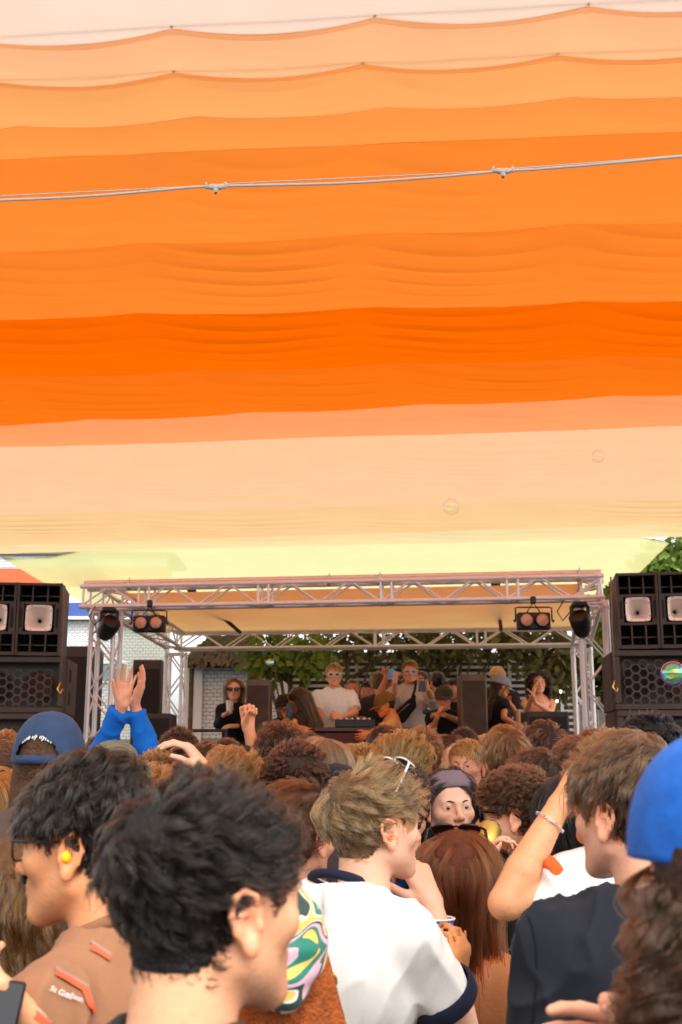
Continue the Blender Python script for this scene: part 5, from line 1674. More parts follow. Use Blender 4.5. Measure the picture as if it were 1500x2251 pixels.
# ------------------------------------------------------------------ projecting print onto cloth
def bvh_of(o):
    me = o.data
    Mw = o.matrix_world if o.parent is None else o.parent.matrix_world @ o.matrix_local
    vs = [Mw @ v.co for v in me.vertices]
    return BVHTree.FromPolygons(vs, [tuple(p.vertices) for p in me.polygons])
def hit(bv, px, py):
    a = (px - CX) / FPX; b = (CY - py) / FPX
    d = Vector((a, cp - b * sp, sp + b * cp)).normalized()
    h = bv.ray_cast(Vector((0, 0, CAMZ)), d)
    return (h[0], h[1]) if h[0] is not None else (None, None)
def ribbon(bv, pix, w, name, m, parent, lift=0.003):
    pts = []
    for (x, y) in pix:
        p, n = hit(bv, x, y)
        if p is not None: pts.append((p + n * lift, n))
    if len(pts) < 2: return
    Mi = parent.matrix_world.inverted()
    v = []
    for i, (p, n) in enumerate(pts):
        t = (pts[min(i + 1, len(pts) - 1)][0] - pts[max(i - 1, 0)][0]).normalized()
        sd_ = n.cross(t).normalized()
        v += [Mi @ (p + sd_ * w / 2), Mi @ (p - sd_ * w / 2)]
    MB().add(v, [(2 * i, 2 * i + 1, 2 * i + 3, 2 * i + 2) for i in range(len(pts) - 1)], True).build(name, m, parent)
def text_geom(body, size, shear=0.0, bold=0.0):
    cu = bpy.data.curves.new('txt', 'FONT'); cu.body = body; cu.size = size; cu.shear = shear; cu.offset = bold; cu.align_x = 'CENTER'; cu.resolution_u = 3
    to = bpy.data.objects.new('txt', cu); COL.objects.link(to)
    bpy.context.view_layer.update()
    me = bpy.data.meshes.new_from_object(to)
    bm = bmesh.new(); bm.from_mesh(me)
    bmesh.ops.triangulate(bm, faces=bm.faces)
    bmesh.ops.subdivide_edges(bm, edges=[e for e in bm.edges if e.calc_length() > size * 0.35], cuts=1)
    bmesh.ops.triangulate(bm, faces=bm.faces)
    bm.verts.index_update()
    v = [x.co.copy() for x in bm.verts]; f = [tuple(q.index for q in p.verts) for p in bm.faces]
    bm.free(); bpy.data.objects.remove(to); bpy.data.meshes.remove(me)
    return v, f
WHITE_INK = mat('white_embroidery', (0.85, 0.85, 0.84), 0.7)

# ------------------------------------------------------------------ the crowd, nearest first
# 1 dark wavy head filling the lower middle
person('young man with dark wavy hair filling the lower middle, back of head and ear showing', 450, 1692, 1.28, yaw=-30, head=(-18, 0, 0), res=0.0028, skin=(232, 172, 132), stub=0.35,
       hair='wavy', hc=(28, 20, 15), hn=15000, hk=14, hr=0.00045, hthick=0.020, shirt=(40, 38, 40), hs=1.0, hover=dict(L=0.072, thick=0.019, clumps=460, side=0.30))
# 2 profile man with glasses
o2, Mh2, W2, _ = person('man in profile with clear glasses, yellow earplug and brown striped tee', 220, 1660, 1.84, yaw=72, head=(4, -3, 0), res=0.0028, skin=(226, 160, 112), stub=0.25,
       hair='wavy', hc=(30, 22, 17), hn=12000, hk=13, hr=0.0005, hthick=0.014, hover=dict(L=0.066, thick=0.022, clumps=360, side=0.26), shirt=(152, 106, 76), collar=(140, 96, 70), shirt_res=0.006, face=True, fold=0.007, hs=1.02)
glasses('clear spectacles with thin dark temples on the profile man', W2 @ Mh2, frame=(40, 35, 32), clear=True, thick=0.0020)
MB().ball((-0.083, -0.008, 0.102), (0.0085, 0.0075, 0.0095), 14, 10).build('earplug', mat('yellow_foam', lin((245, 200, 20)), 0.6), o2, mx=Mh2)
MB().tube([(-0.024, 0.092, 0.062), (-0.012, 0.102, 0.069), (0.0, 0.105, 0.070), (0.012, 0.102, 0.069), (0.024, 0.092, 0.062)], [0.002, 0.0042, 0.0045, 0.0042, 0.002], 8).build('moustache', hair_base_mat((40, 30, 26)), o2, mx=Mh2)
bpy.context.view_layer.update()
sh2 = [c for c in o2.children if c.name.startswith('shirt')][0]
bv2 = bvh_of(sh2)
ST_O = fabric('stripe_orange', (225, 95, 60)); ST_G = fabric('stripe_grey', (150, 125, 118))
for pix in ([(x, 2140 + (x - 122) * 0.56) for x in range(120, 200, 8)], [(186 + i * 3, 2176 + i * 8) for i in range(7)], [(200 + i * 6, 2082 + i * 4) for i in range(8)], [(70 + i * 8, 2228 + i * 6) for i in range(6)]):
    ribbon(bv2, pix, 0.009, 'orange_stripe', ST_O, o2, 0.004)
    ribbon(bv2, [(x + 1, y - 9) for x, y in pix], 0.005, 'grey_stripe', ST_G, o2, 0.0035)
tv, tf = text_geom('St Goliath', 0.0135, 0.5, 0.0)
vv = []
for q in tv:
    sx = q.x * 1300; sy = -q.y * 1300
    px_, py_ = 140 + sx + 0.0 * sy, 2193 + 0.42 * sx + sy
    h, n = hit(bv2, px_, py_)
    vv.append(o2.matrix_world.inverted() @ ((h + n * 0.006) if h is not None else P(px_, py_, 1.8)))
MB().add(vv, tf).build('lettering', WHITE_INK, o2)
# 3 white ringer tee
o3, Mh3, W3, A3 = person('man with light brown wavy hair in a white tee with navy collar and cuffs', 812, 1666, 2.60, yaw=-26, head=(-34, 2, 0), res=0.003, skin=(240, 190, 160), stub=0.4,
       hair='wavy', hc=(150, 116, 78), hn=9500, hk=13, hr=0.0006, hthick=0.03, hover=dict(L=0.092, thick=0.030, side=0.42, clumps=300), shirt=(236, 233, 226), collar=(26, 29, 48), cuffs=(24, 27, 46), shirt_res=0.006, sleeve=0.60, armres=0.0045, fold=0.007, xoff=-0.055,
       arms={'R': dict(el=P(1022, 2275, 2.62), wr=P(950, 1985, 2.82), hand=dict(d=(-0.42, 0.1, 0.85), n=(-0.55, 0.75, -0.1), curl=(48, 70, 40), thumb=(48, 10), spread=2))})
glasses('white framed sunglasses pushed up in the light brown wavy hair', W3 @ Mh3 @ Matrix.Translation((0, 0.012, 0.012)), frame=(225, 215, 205), lens=(40, 25, 20), pos='head')
cup_at('blue paper cup held at the chin of the white tee man', P(877, 1990, 2.90), rgb=(30, 95, 180))
# 4 navy tee
o4, Mh4, W4, A4 = person('man with short dark brown hair in a navy tee, broad back to camera', 1388, 1608, 2.10, yaw=6, head=(30, 0, 0), res=0.003, skin=(236, 178, 146), stub=0.25,
       hair='messy', hc=(92, 66, 46), hn=9000, hk=12, hr=0.00055, hthick=0.026, hover=dict(side=0.38, L=0.075), shirt=(26, 29, 37), shirt_res=0.006, sleeve=0.72, fold=0.009)
def seam(o, pix, rgb):
    bpy.context.view_layer.update()
    bv = bvh_of([c for c in o.children if c.name.startswith('shirt')][0])
    ribbon(bv, pix, 0.0045, 'seam', fabric('seam_%d_%d_%d' % rgb, rgb), o, 0.0012)
seam(o4, [(1152, 1992), (1162, 2015), (1172, 2045), (1178, 2080), (1181, 2120), (1180, 2160), (1176, 2205), (1172, 2250)], (10, 11, 14))
# 5 blue cap with curls at the edge
o5, Mh5, W5, _ = person('person in a bright blue cap with brown curls at the picture edge', 1612, 1612, 1.12, yaw=5, head=(0, 0, 0), res=0.004, skin=(236, 178, 146), hair='longcurly', hc=(70, 47, 34), hn=14000, hk=18, hr=0.0004,
       hat=True, hover=dict(L=0.26, cr=0.018, thick=0.06, lift=0.75), hthick=0.01, shirt=(70, 60, 60),
       arms={'L': dict(el=P(1700, 2560, 1.2), wr=P(1535, 2290, 1.36), hand=dict(d=(-0.93, 0.05, 0.36), n=(-0.1, -0.95, -0.2), curls=[(5, 14, 12), (18, 18, 15), (45, 45, 30), (55, 50, 30)], thumb=(62, -4), spread=9))}, armres=0.0035)
cap_on(o5, Mh5, (22, 92, 180), size=1.12, low=0.0, brimless=True)
# 6 auburn long hair
o6, Mh6, W6, _ = person('woman with long straight auburn hair seen from behind beside the white tee', 1003, 1822, 2.95, yaw=-6, fem=True, res=0.004, skin=(214, 146, 92), hair='long', hc=(112, 56, 26), hn=12000, hk=18, hr=0.0005, hthick=0.012,
       hover=dict(L=0.46, thick=0.022), top='bare', legs=True, arms={'L': dict(el=P(930, 2240, 2.85), wr=P(1000, 2175, 2.66), hand=dict(d=(0.1, -0.3, 0.95), n=(-0.6, 0.6, 0), curl=(40, 50, 40), spread=2))})
glasses('dark sunglasses pushed up on the auburn hair', W6 @ Mh6 @ Matrix.Translation((0, -0.02, 0.004)), frame=(24, 16, 14), lens=(60, 30, 22), pos='head', thick=0.0032)
MB().lathe([(0.150, 0.965), (0.162, 0.97), (0.158, 1.02), (0.148, 1.055), (0.142, 1.06), (0.138, 1.05)], 40, Matrix.Diagonal((1, 0.78, 1, 1))).build('waistband', fabric('teal', (20, 128, 150)), o6)
cup_at('blue paper cup with white rim between white sleeve and auburn hair', P(962, 2118, 2.78), h=0.10, rgb=(20, 95, 185))
# 7 headband woman facing the camera
o7, Mh7, W7, _ = person('pale woman in a purple grey headband facing the camera', 982, 1686, 3.75, yaw=196, head=(0, 4, 2), fem=True, res=0.003, skin=(240, 194, 166), hair='long', hc=(32, 26, 28), hn=9000, hk=16, hr=0.0006, hthick=0.012, hover=dict(L=0.40),
       shirt=(96, 150, 200), face=(0.0015, 0), brow=(122, 88, 66), eyec=(80, 62, 46))
vs = []; NA, NB = 40, 6
for j in range(NB + 1):
    for i in range(NA + 1):
        a = R(-118 + 236 * i / NA)
        t = R(16 + 40 * j / NB) + 0.10 * math.cos(a)
        vs.append((0.091 * math.cos(t) ** .8 * math.sin(a), -0.012 + 0.114 * math.cos(t) ** .8 * math.cos(a), 0.142 + 0.102 * math.sin(t)))
hb = MB().add(vs, [(j * (NA + 1) + i, j * (NA + 1) + i + 1, (j + 1) * (NA + 1) + i + 1, (j + 1) * (NA + 1) + i) for j in range(NB) for i in range(NA)], True).build('headband', fabric('mauve', (118, 100, 108)), o7, mx=Mh7)
hb.modifiers.new('thick', 'SOLIDIFY').thickness = 0.003
# 8 raised forearm with bracelet
o8, Mh8, W8, A8 = person('man scratching his hair, white tee with orange cuff, silver chain bracelet', 1346, 1602, 2.62, yaw=10, head=(20, 8, 0), res=0.0035, skin=(228, 168, 122), hair='curly', hc=(140, 100, 64), hn=8000, hk=16, hr=0.0005, hthick=0.036,
       shirt=(240, 238, 234), cuffs=(226, 92, 34), shirt_res=0.0075, sleeve=0.62, armres=0.004, fold=0.009,
       arms={'L': dict(sh=P(1320, 1930, 2.64), el=P(1110, 1986, 2.54), wr=P(1228, 1772, 2.60), hand=dict(d=(0.55, 0.05, 0.80), n=(0.75, 0.3, -0.5), curl=(30, 40, 25), thumb=(30, 20), spread=4))})
sh_, el_, wr_, _ = A8[-1]
elv, wrv = Vector(el_), Vector(wr_)
dv = (wrv - elv).normalized(); c0 = elv + (wrv - elv) * 0.83
q = dv.to_track_quat('Z', 'Y').to_matrix().to_4x4()
for k in range(22):
    a = 2 * math.pi * k / 22
    lm = Matrix.Translation(c0) @ q @ Matrix.Rotation(a, 4, 'Z') @ Matrix.Translation((0.034, 0, 0.006 * math.cos(a))) @ Matrix.Rotation(R(90), 4, 'X') @ Matrix.Rotation(R(90 * (k % 2) + 20), 4, 'Z')
    pts = [lm @ Vector((0.0032 * math.cos(2 * math.pi * i / 10), 0.0, 0) ) + lm.to_3x3() @ Vector((0, 0.0, 0.0062 * math.sin(2 * math.pi * i / 10))) for i in range(11)]
    MB().tube(pts, 0.0011, 5, cap=False).build('bracelet_link', mat('silver', (0.8, 0.8, 0.82), 0.2, 1.0), o8)
rga = np.random.default_rng(5)
am = []
mv = np.array([v.co[:] for v in o8.data.vertices]); ea, wa = np.array(el_), np.array(wr_)
tt_ = ((mv - ea) @ (wa - ea)) / ((wa - ea) @ (wa - ea)); dist = np.linalg.norm(mv - (ea + tt_[:, None] * (wa - ea)), axis=1)
cand = np.where((tt_ > 0.05) & (tt_ < 0.95) & (dist < 0.06))[0]
pick = rga.choice(cand, 420)
nrm = mv[pick] - (ea + tt_[pick][:, None] * (wa - ea)); nrm /= np.linalg.norm(nrm, axis=1)[:, None]
ddir = (wa - ea) / np.linalg.norm(wa - ea) * 0.8 + rga.normal(0, 0.35, (420, 3)) + nrm * 0.35
ddir /= np.linalg.norm(ddir, axis=1)[:, None]
am = np.stack([mv[pick] + ddir * (0.008 * q) + nrm * 0.0012 * math.sin(q * 3) for q in (0, 0.33, 0.66, 1)], 1)
curves_obj('arm_hair', am, 0.00011, hair_mat((120, 84, 56)), o8)
# 9 curly man in sunglasses
o9, Mh9, W9, _ = person('bearded man with brown curls, black sunglasses and black tee turned sideways', 1140, 1672, 3.40, yaw=40, head=(32, 0, 0), res=0.0035, skin=(236, 182, 150), stub=0.75, hair='curly', hc=(92, 60, 40), hn=9000, hk=16, hr=0.0005, hthick=0.035,
       shirt=(34, 36, 40), fold=0.007, hover=dict(L=0.055, thick=0.024), arms={'L': dict(el=P(1050, 2010, 3.3), wr=P(1072, 1940, 3.15), hand=dict(d=(0.1, 0.1, 0.95), n=(0.7, -0.2, 0), curl=(50, 55, 30), spread=2))})
glasses('black sunglasses worn by the curly haired man in black', W9 @ Mh9, frame=(12, 12, 12), lens=(12, 12, 12), thick=0.004)
e = empty('drink_can', P(1062, 1897, 3.2)); e.rotation_euler = (R(-25), R(18), 0); tag(e, 'gold drink can raised to the curly haired man', 'can')
MB().lathe([(0, 0), (0.024, 0.0), (0.033, 0.008), (0.033, 0.102), (0.026, 0.113)], 20).build('body', mat('gold_can', (0.60, 0.40, 0.08), 0.4, 0.7), e)
MB().lathe([(0.026, 0.112), (0.026, 0.115), (0.023, 0.115), (0.022, 0.110), (0, 0.110)], 20).build('lid', mat('can_lid', (0.75, 0.7, 0.6), 0.25, 1.0), e)
# 10 blond man facing
person('blond man facing the camera with pursed lips in a white tee', 1026, 1622, 5.6, yaw=164, head=(-6, 3, 0), res=0.0035, skin=(240, 180, 148), hair='short', hc=(196, 148, 90), hn=5000, hk=9, hr=0.0008, hthick=0.02, hover=dict(L=0.055, side=0.35), shirt=(238, 236, 234), face=True, mouth=1.0, brow=(140, 96, 60))
# 11 navy cap with writing
o11, Mh11, W11, _ = person('woman in a navy cap with white lettering across its back', 113, 1567, 3.2, yaw=-4, head=(-2, 0, 0), fem=True, res=0.0045, skin=(236, 180, 150), hair='long', hc=(104, 70, 46), hn=7000, hk=15, hr=0.0006, hat=True, hthick=0.012, hover=dict(L=0.40), shirt=(90, 70, 60))
cap11 = cap_on(o11, Mh11, (50, 68, 100), opening=True, size=1.06, tall=1.22, low=0.018)
tv, tf = text_geom('five by flynn', 0.0200, 0.22, 0.0003)
RX, RY, RZ = 0.092 * 1.06, 0.112 * 1.06, 0.108 * 1.06 * 1.22
vv = []
for q in tv:
    a = R(180) - q.x / 0.103
    h = 0.063 + q.y - 6.5 * q.x * q.x
    t = math.asin(min(0.99, h / RZ))
    ct = math.cos(t) ** 0.82
    vv.append((RX * ct * math.sin(a) * 1.015, -0.010 + RY * ct * math.cos(a) * 1.015, 0.110 + RZ * math.sin(t) ** 0.95))
lt = MB().add(vv, tf).build('lettering', WHITE_INK, cap11)
lt.modifiers.new('thick', 'SOLIDIFY').thickness = 0.0015
# 12 olive cap
o12, Mh12, _, _ = person('person in a pale olive cap turned towards the blue sleeves', 252, 1624, 5.2, yaw=-62, res=0.006, skin=(228, 160, 120), hair='short', hc=(130, 86, 52), hat=True, hthick=0.012, shirt=(70, 60, 55), hn=2500)
cap_on(o12, Mh12, (128, 126, 108), brim=(176, 150, 128), size=1.04)
# 13 blue sleeves, clapping
person('person in a bright blue jacket clapping hands high above the crowd', 292, 1668, 5.35, yaw=0, res=0.005, skin=(232, 168, 134), hair='short', hc=(90, 56, 36), shirt=(18, 108, 205), sleeve=1.86, shirt_res=0.009, armres=0.0042, fold=0.010, hthick=0.02, xoff=-0.02,
       arms={'R': dict(el=P(322, 1652, 5.35), wr=P(296, 1548, 5.3), hand=dict(d=(0.30, -0.05, 0.92), n=(-0.80, -0.45, 0.2), curl=(12, 10, 8), thumb=(25, 10), spread=2)),
             'L': dict(el=P(226, 1650, 5.35), wr=P(269, 1550, 5.25), hand=dict(d=(0.10, 0.0, 0.98), n=(0.35, -0.93, 0.0), curl=(6, 8, 6), thumb=(32, 12), spread=8))})
# 14 brown curls with a ringed hand on top
o14, Mh14, W14, A14 = person('person with light brown curls resting a ringed hand on the head', 352, 1640, 3.75, yaw=10, res=0.0045, skin=(242, 190, 160), hair='curly', hc=(136, 96, 58), hn=8000, hk=16, hr=0.0006, hthick=0.04, shirt=(60, 55, 60), armres=0.004,
       arms={'R': dict(el=P(500, 1790, 3.7), wr=P(452, 1690, 3.62), hand=dict(d=(-0.62, -0.05, 0.75), n=(-0.75, 0.05, -0.66), curl=(34, 30, 15), thumb=(40, 20), spread=5))})
person('person with auburn curls just below the ringed hand', 338, 1680, 3.0, yaw=-10, res=0.006, skin=(232, 168, 130), hair='curly', hc=(150, 92, 52), hn=7000, hk=15, hr=0.0006, hthick=0.03, shirt=(80, 60, 50))
person('person with combed light brown hair above the dark wavy head', 517, 1641, 3.65, yaw=-25, res=0.0055, skin=(236, 178, 146), hair='slick', hc=(150, 106, 66), hn=6500, hk=11, hr=0.0006, hthick=0.02, shirt=(50, 45, 48))
person('person with dense dark red brown curls behind the dark wavy head', 650, 1626, 3.45, yaw=0, res=0.0055, skin=(220, 160, 125), hair='curly', hc=(70, 40, 30), hn=9000, hk=15, hr=0.0006, hthick=0.035, shirt=(60, 50, 50), hover=dict(L=0.06))
o17, Mh17, _, _ = person('person in a black cap right behind the light brown wavy hair', 738, 1674, 3.55, yaw=8, res=0.005, skin=(240, 190, 160), hair='short', hc=(60, 44, 36), hat=True, hthick=0.012, shirt=(34, 34, 44), collar=(34, 34, 44))
cap_on(o17, Mh17, (34, 33, 42), size=1.04)
o18, Mh18, W18, _ = person('woman with brown hair tied in a white patterned scrunchie', 652, 1722, 2.95, yaw=-35, fem=True, res=0.005, skin=(236, 182, 150), hair='bun', hc=(92, 62, 44), hn=6000, hk=12, hr=0.0006, hthick=0.015, shirt=(50, 48, 55))
sc_c = P(683, 1843, 2.86)
v, f = sdf_mesh([ell((0.0, 0, 0.012), (0.020, 0.020, 0.040), 0.01), ell((0.006, 0, -0.03), (0.014, 0.016, 0.03), 0.01)], 0.004)
v = v + vnormals(v, f) * (vnoise(v * 90, 3) * 0.006)[:, None]
so = mobj('scrunchie', mesh_np('scrunchie', v, f, mat('white_print', (0.72, 0.71, 0.78), 0.8, var=0.35, vscale=90)), o18, mx=o18.matrix_world.inverted() @ Matrix.Translation(sc_c))
v, f = sdf_mesh([rc((0, 0, 0.05), (0.02, 0, -0.06), 0.032, 0.02, 0.02), rc((-0.03, 0.05, 0.04), (0, 0, 0.0), 0.05, 0.03, 0.03)], 0.006)
mobj('ponytail', mesh_np('ponytail', v, f, hair_base_mat((92, 62, 44))), o18, mx=o18.matrix_world.inverted() @ Matrix.Translation(sc_c + Vector((-0.01, 0.05, 0.02))))
# 19 patterned headscarf
def scarf_mat():
    m = bpy.data.materials.new('swirl_scarf'); m.use_nodes = True
    nt = m.node_tree; b = nt.nodes['Principled BSDF']; b.inputs['Roughness'].default_value = 0.6; b.inputs['Sheen Weight'].default_value = 0.1
    tc = nt.nodes.new('ShaderNodeTexCoord'); mp = nt.nodes.new('ShaderNodeMapping'); mp.inputs['Scale'].default_value = (5, 5, 15); mp.inputs['Rotation'].default_value = (0.3, 0.6, 0)
    nt.links.new(tc.outputs['Object'], mp.inputs[0])
    n = nt.nodes.new('ShaderNodeTexNoise'); n.inputs['Scale'].default_value = 1.3; n.inputs['Detail'].default_value = 0.5; n.inputs['Distortion'].default_value = 0.9
    nt.links.new(mp.outputs[0], n.inputs['Vector'])
    r = nt.nodes.new('ShaderNodeValToRGB'); r.color_ramp.interpolation = 'CONSTANT'
    st = [(0.0, (226, 190, 205)), (0.30, (30, 118, 98)), (0.38, (225, 218, 200)), (0.43, (226, 176, 84)), (0.505, (214, 206, 190)), (0.535, (34, 60, 58)), (0.585, (214, 172, 184)), (0.66, (30, 118, 98)), (0.72, (238, 190, 90))]
    el = r.color_ramp.elements; el[0].color = (*lin(st[0][1]), 1); el[1].position = st[-1][0]; el[1].color = (*lin(st[-1][1]), 1)
    for p, c in st[1:-1]:
        q = el.new(p); q.color = (*lin(c), 1)
    nt.links.new(n.outputs[0], r.inputs[0]); nt.links.new(r.outputs[0], b.inputs['Base Color'])
    return m
o19, Mh19, W19, _ = person('woman in a swirled green, yellow and pink headscarf with ginger hair', 620, 1915, 1.95, yaw=8, head=(0, 12, -14), fem=True, res=0.004, skin=(236, 176, 140), hair='longwavy', hc=(196, 104, 44), hn=6000, hk=16, hr=0.0006, hat=True, hthick=0.012, hover=dict(L=0.30), shirt=(120, 90, 70))
v, f = sdf_mesh([ell((0, -0.012, 0.142), (0.094, 0.112, 0.104), 0.02), rc((0, -0.10, 0.10), (0.0, -0.12, 0.02), 0.035, 0.012, 0.03), ell((0, 0.10, 0.05), (0.09, 0.075, 0.12), 0.02, -1), ell((0, 0.0, 0.0), (0.3, 0.3, 0.075), 0.02, -1)], 0.005)
v = v + vnormals(v, f) * (np.sin(v[:, 2] * 160 + v[:, 0] * 60) * 0.0015 + vnoise(v * 35, 9) * 0.003)[:, None]
mobj('headscarf', mesh_np('headscarf', v, f, scarf_mat()), o19, mx=Mh19)
MB().tube([(0.082 + 0.011 * math.cos(2 * math.pi * k / 16), -0.012, 0.052 + 0.014 * math.sin(2 * math.pi * k / 16)) for k in range(17)], 0.0025, 8, cap=False).build('earring', mat('gold', (0.9, 0.62, 0.2), 0.2, 1.0), o19, mx=Mh19)
# 20 long hair at the edge with a phone
person('woman with long brown hair at the picture edge beside the profile man', 35, 1835, 2.45, yaw=-20, fem=True, res=0.005, skin=(226, 166, 124), hair='longwavy', hc=(116, 78, 44), hn=9000, hk=17, hr=0.0006, hthick=0.015, hover=dict(L=0.44, thick=0.03), shirt=(48, 44, 44),
       arms={'R': dict(el=P(120, 2420, 2.0), wr=P(75, 2262, 1.62), hand=dict(d=(-0.72, -0.35, 0.6), n=(-0.5, 0.3, 0.75), curl=(35, 45, 30), thumb=(35, 15), spread=3))}, armres=0.004)
phone_at('dark phone held up at the lower edge beside the brown tee', P(-34, 2285, 1.56), (0.12, 0.25, 0.95), (0.3, -0.9, 0.3), (16, 18, 26))

# the press of heads behind
CR = [
 ('man with swept back dark blond hair above the headband woman', 890, 1606, 4.3, -22, dict(hair='slick', hc=(158, 118, 70), hn=7000, hk=11, hr=0.0006, hover=dict(L=0.15, thick=0.026), shirt=(60, 52, 50), res=0.0055)),
 ('person with straight chestnut hair, back of head, beside the blond man', 1113, 1590, 4.6, 4, dict(hair='mop', hc=(138, 90, 52), hn=7000, hk=10, hr=0.0006, shirt=(60, 50, 50))),
 ('person with combed back brown hair peeping behind the chestnut head', 1150, 1592, 5.3, -8, dict(hair='slick', hc=(120, 92, 64), shirt=(50, 45, 45))),
 ('man with bushy dark brown hair and white edged black collar', 1197, 1584, 4.95, 0, dict(hair='messy', hc=(74, 48, 36), hn=5000, shirt=(36, 34, 38), collar=(225, 215, 205))),
 ('man with neat dark quiff turned sideways behind the curly man', 1176, 1641, 4.05, 62, dict(hair='short', hc=(70, 46, 36), hn=5000, hover=dict(L=0.06), shirt=(120, 98, 98), skin=(240, 178, 152), face=True)),
 ('man with short brown hair and pink ear in a dark shirt', 1263, 1613, 4.3, 24, dict(hair='short', hc=(104, 70, 48), hn=4500, shirt=(52, 44, 46), skin=(226, 150, 116))),
 ('tall person with glossy black curls in front of the dark stack', 1425, 1561, 3.8, 0, dict(hair='curly', hc=(24, 23, 26), hn=9000, hk=15, hr=0.0006, shirt=(40, 38, 40), hthick=0.04)),
 ('person in a white shirt hidden behind the bracelet arm', 1262, 1688, 3.3, 0, dict(hair='long', hc=(30, 26, 28), hn=4000, hk=14, shirt=(236, 230, 232), fem=True)),
 ('person with straight ash brown hair parted in the middle', 714, 1620, 4.7, 0, dict(hair='long', hc=(150, 114, 86), hn=6000, hk=14, hr=0.0007, fem=True, shirt=(60, 54, 54), hthick=0.012)),
 ('person with a round dark brown afro in front of the tall brown speaker', 617, 1590, 5.3, 0, dict(hair='afro', hc=(80, 54, 38), hn=6000, hk=10, hr=0.0007, hthick=0.04, shirt=(214, 196, 176))),
 ('person with thick dark hair and a pale clip near the wedge speaker', 394, 1600, 6.1, 0, dict(hair='curly', hc=(70, 48, 34), hn=4000, fem=True, shirt=(70, 50, 50), hthick=0.03)),
 ('person with brown bobbed hair beside the ringed hand', 455, 1626, 5.6, 10, dict(hair='mop', hc=(96, 62, 42), shirt=(60, 50, 46))),
 ('smiling woman with dark long hair facing the camera', 986, 1612, 6.5, 205, dict(hair='long', hc=(70, 42, 30), hn=3000, hk=12, fem=True, face=True, skin=(240, 182, 148), shirt=(50, 40, 40), hthick=0.012, res=0.005)),
 ('man with short dark hair in warm light below the tan shirt performer', 846, 1590, 6.2, -50, dict(hair='short', hc=(66, 42, 28), shirt=(70, 50, 40), skin=(226, 140, 90))),  # the warm orange light is put into his skin colour
 ('person with loose brown curls behind the swept back hair', 926, 1597, 5.5, 0, dict(hair='curly', hc=(140, 90, 54), hn=4500, hk=12, shirt=(60, 48, 44), hthick=0.03)),
 ('man with cropped dark hair in front of the dark monitor speaker', 1020, 1598, 6.9, -20, dict(hair='short', hc=(58, 42, 38), hover=dict(L=0.02), shirt=(44, 50, 66), hthick=0.012)),
 ('person with honey blond curls below the draped table', 800, 1633, 5.4, 0, dict(hair='curly', hc=(170, 118, 66), hn=4500, hk=12, shirt=(70, 55, 48), hthick=0.03)),
 ('person with pale blond straight hair beside the honey curls', 765, 1632, 6.3, 0, dict(hair='long', hc=(196, 156, 100), hn=3000, hk=12, fem=True, shirt=(60, 50, 46), hthick=0.012)),
 ('woman with long light brown hair left of the blond man', 935, 1645, 6.2, -10, dict(hair='long', hc=(158, 108, 66), hn=5000, hk=13, fem=True, shirt=(50, 46, 50), hthick=0.012)),
 ('person with ginger brown curls at the picture edge under the stack', 10, 1606, 5.6, 0, dict(hair='curly', hc=(160, 100, 54), hn=4000, hk=12, shirt=(70, 56, 48), hthick=0.03)),
 ('person with shaved head at the picture edge beside the navy cap', 6, 1626, 4.4, -30, dict(hair='crop', hc=(120, 84, 62), hover=dict(L=0.006, thick=0.003), skin=(226, 160, 122), shirt=(84, 80, 120), hthick=0.004)),
 ('person with long ginger hair below the shaved head', 22, 1690, 3.75, -10, dict(hair='longwavy', hc=(176, 112, 56), hn=5000, hk=14, fem=True, shirt=(90, 66, 50), hthick=0.015)),
 ('person with dark short hair far back beneath the front tower', 224, 1612, 7.2, 0, dict(hair='messy', hc=(70, 50, 40), shirt=(50, 46, 46))),
 ('person with short dark hair between the two blue sleeves', 268, 1628, 7.0, 0, dict(hair='short', hc=(44, 34, 30), shirt=(60, 46, 46))),
 ('person with light brown hair under the olive cap brim', 200, 1652, 4.5, -40, dict(hair='mop', hc=(156, 106, 62), shirt=(70, 60, 56))),
 ('person with dark hair low behind the red brown curls', 682, 1608, 6.8, 0, dict(hair='short', hc=(70, 50, 40), shirt=(60, 50, 46))),
 ('person with pale blond hair just visible beside the chestnut head', 1072, 1606, 7.0, 30, dict(hair='long', hc=(205, 168, 112), fem=True, hk=12, shirt=(64, 54, 50))),
 ('person with dark brown hair behind the short haired man', 1305, 1600, 5.6, 0, dict(hair='curly', hc=(120, 80, 52), hn=4500, hk=12, shirt=(60, 52, 50), hthick=0.03)),
 ('person with long light brown hair behind the clapping blue jacket', 340, 1622, 6.6, 0, dict(hair='long', hc=(150, 100, 58), fem=True, hk=12, shirt=(70, 52, 48))),
 ('person with brown hair far back beside the raised fist', 500, 1622, 7.2, 0, dict(hair='messy', hc=(90, 62, 44), shirt=(54, 48, 48))),
 ('person with dark hair low in front of the wedge speaker', 1240, 1610, 6.6, 0, dict(hair='short', hc=(34, 27, 25), shirt=(54, 46, 46))),
 ('person with long dark hair far back by the front tower', 1350, 1606, 6.4, 0, dict(hair='long', hc=(40, 32, 28), fem=True, hk=12, shirt=(48, 44, 46))),
 ('person with short dark hair low behind the white framed sunglasses', 880, 1660, 3.35, 0, dict(hair='short', hc=(58, 44, 36), hn=5000, shirt=(60, 52, 50))),
 ('person in a charcoal tee behind the auburn woman', 1200, 1735, 3.9, 10, dict(hair='mop', hc=(60, 42, 34), shirt=(44, 42, 44))),
 ('person with dark brown hair deep in the crowd behind the scrunchie', 560, 1668, 4.3, 0, dict(hair='mop', hc=(96, 64, 44), shirt=(54, 46, 46))),
 ('person with short dark hair behind the light brown curls', 420, 1652, 4.9, 0, dict(hair='short', hc=(48, 38, 33), shirt=(66, 52, 50))),
]
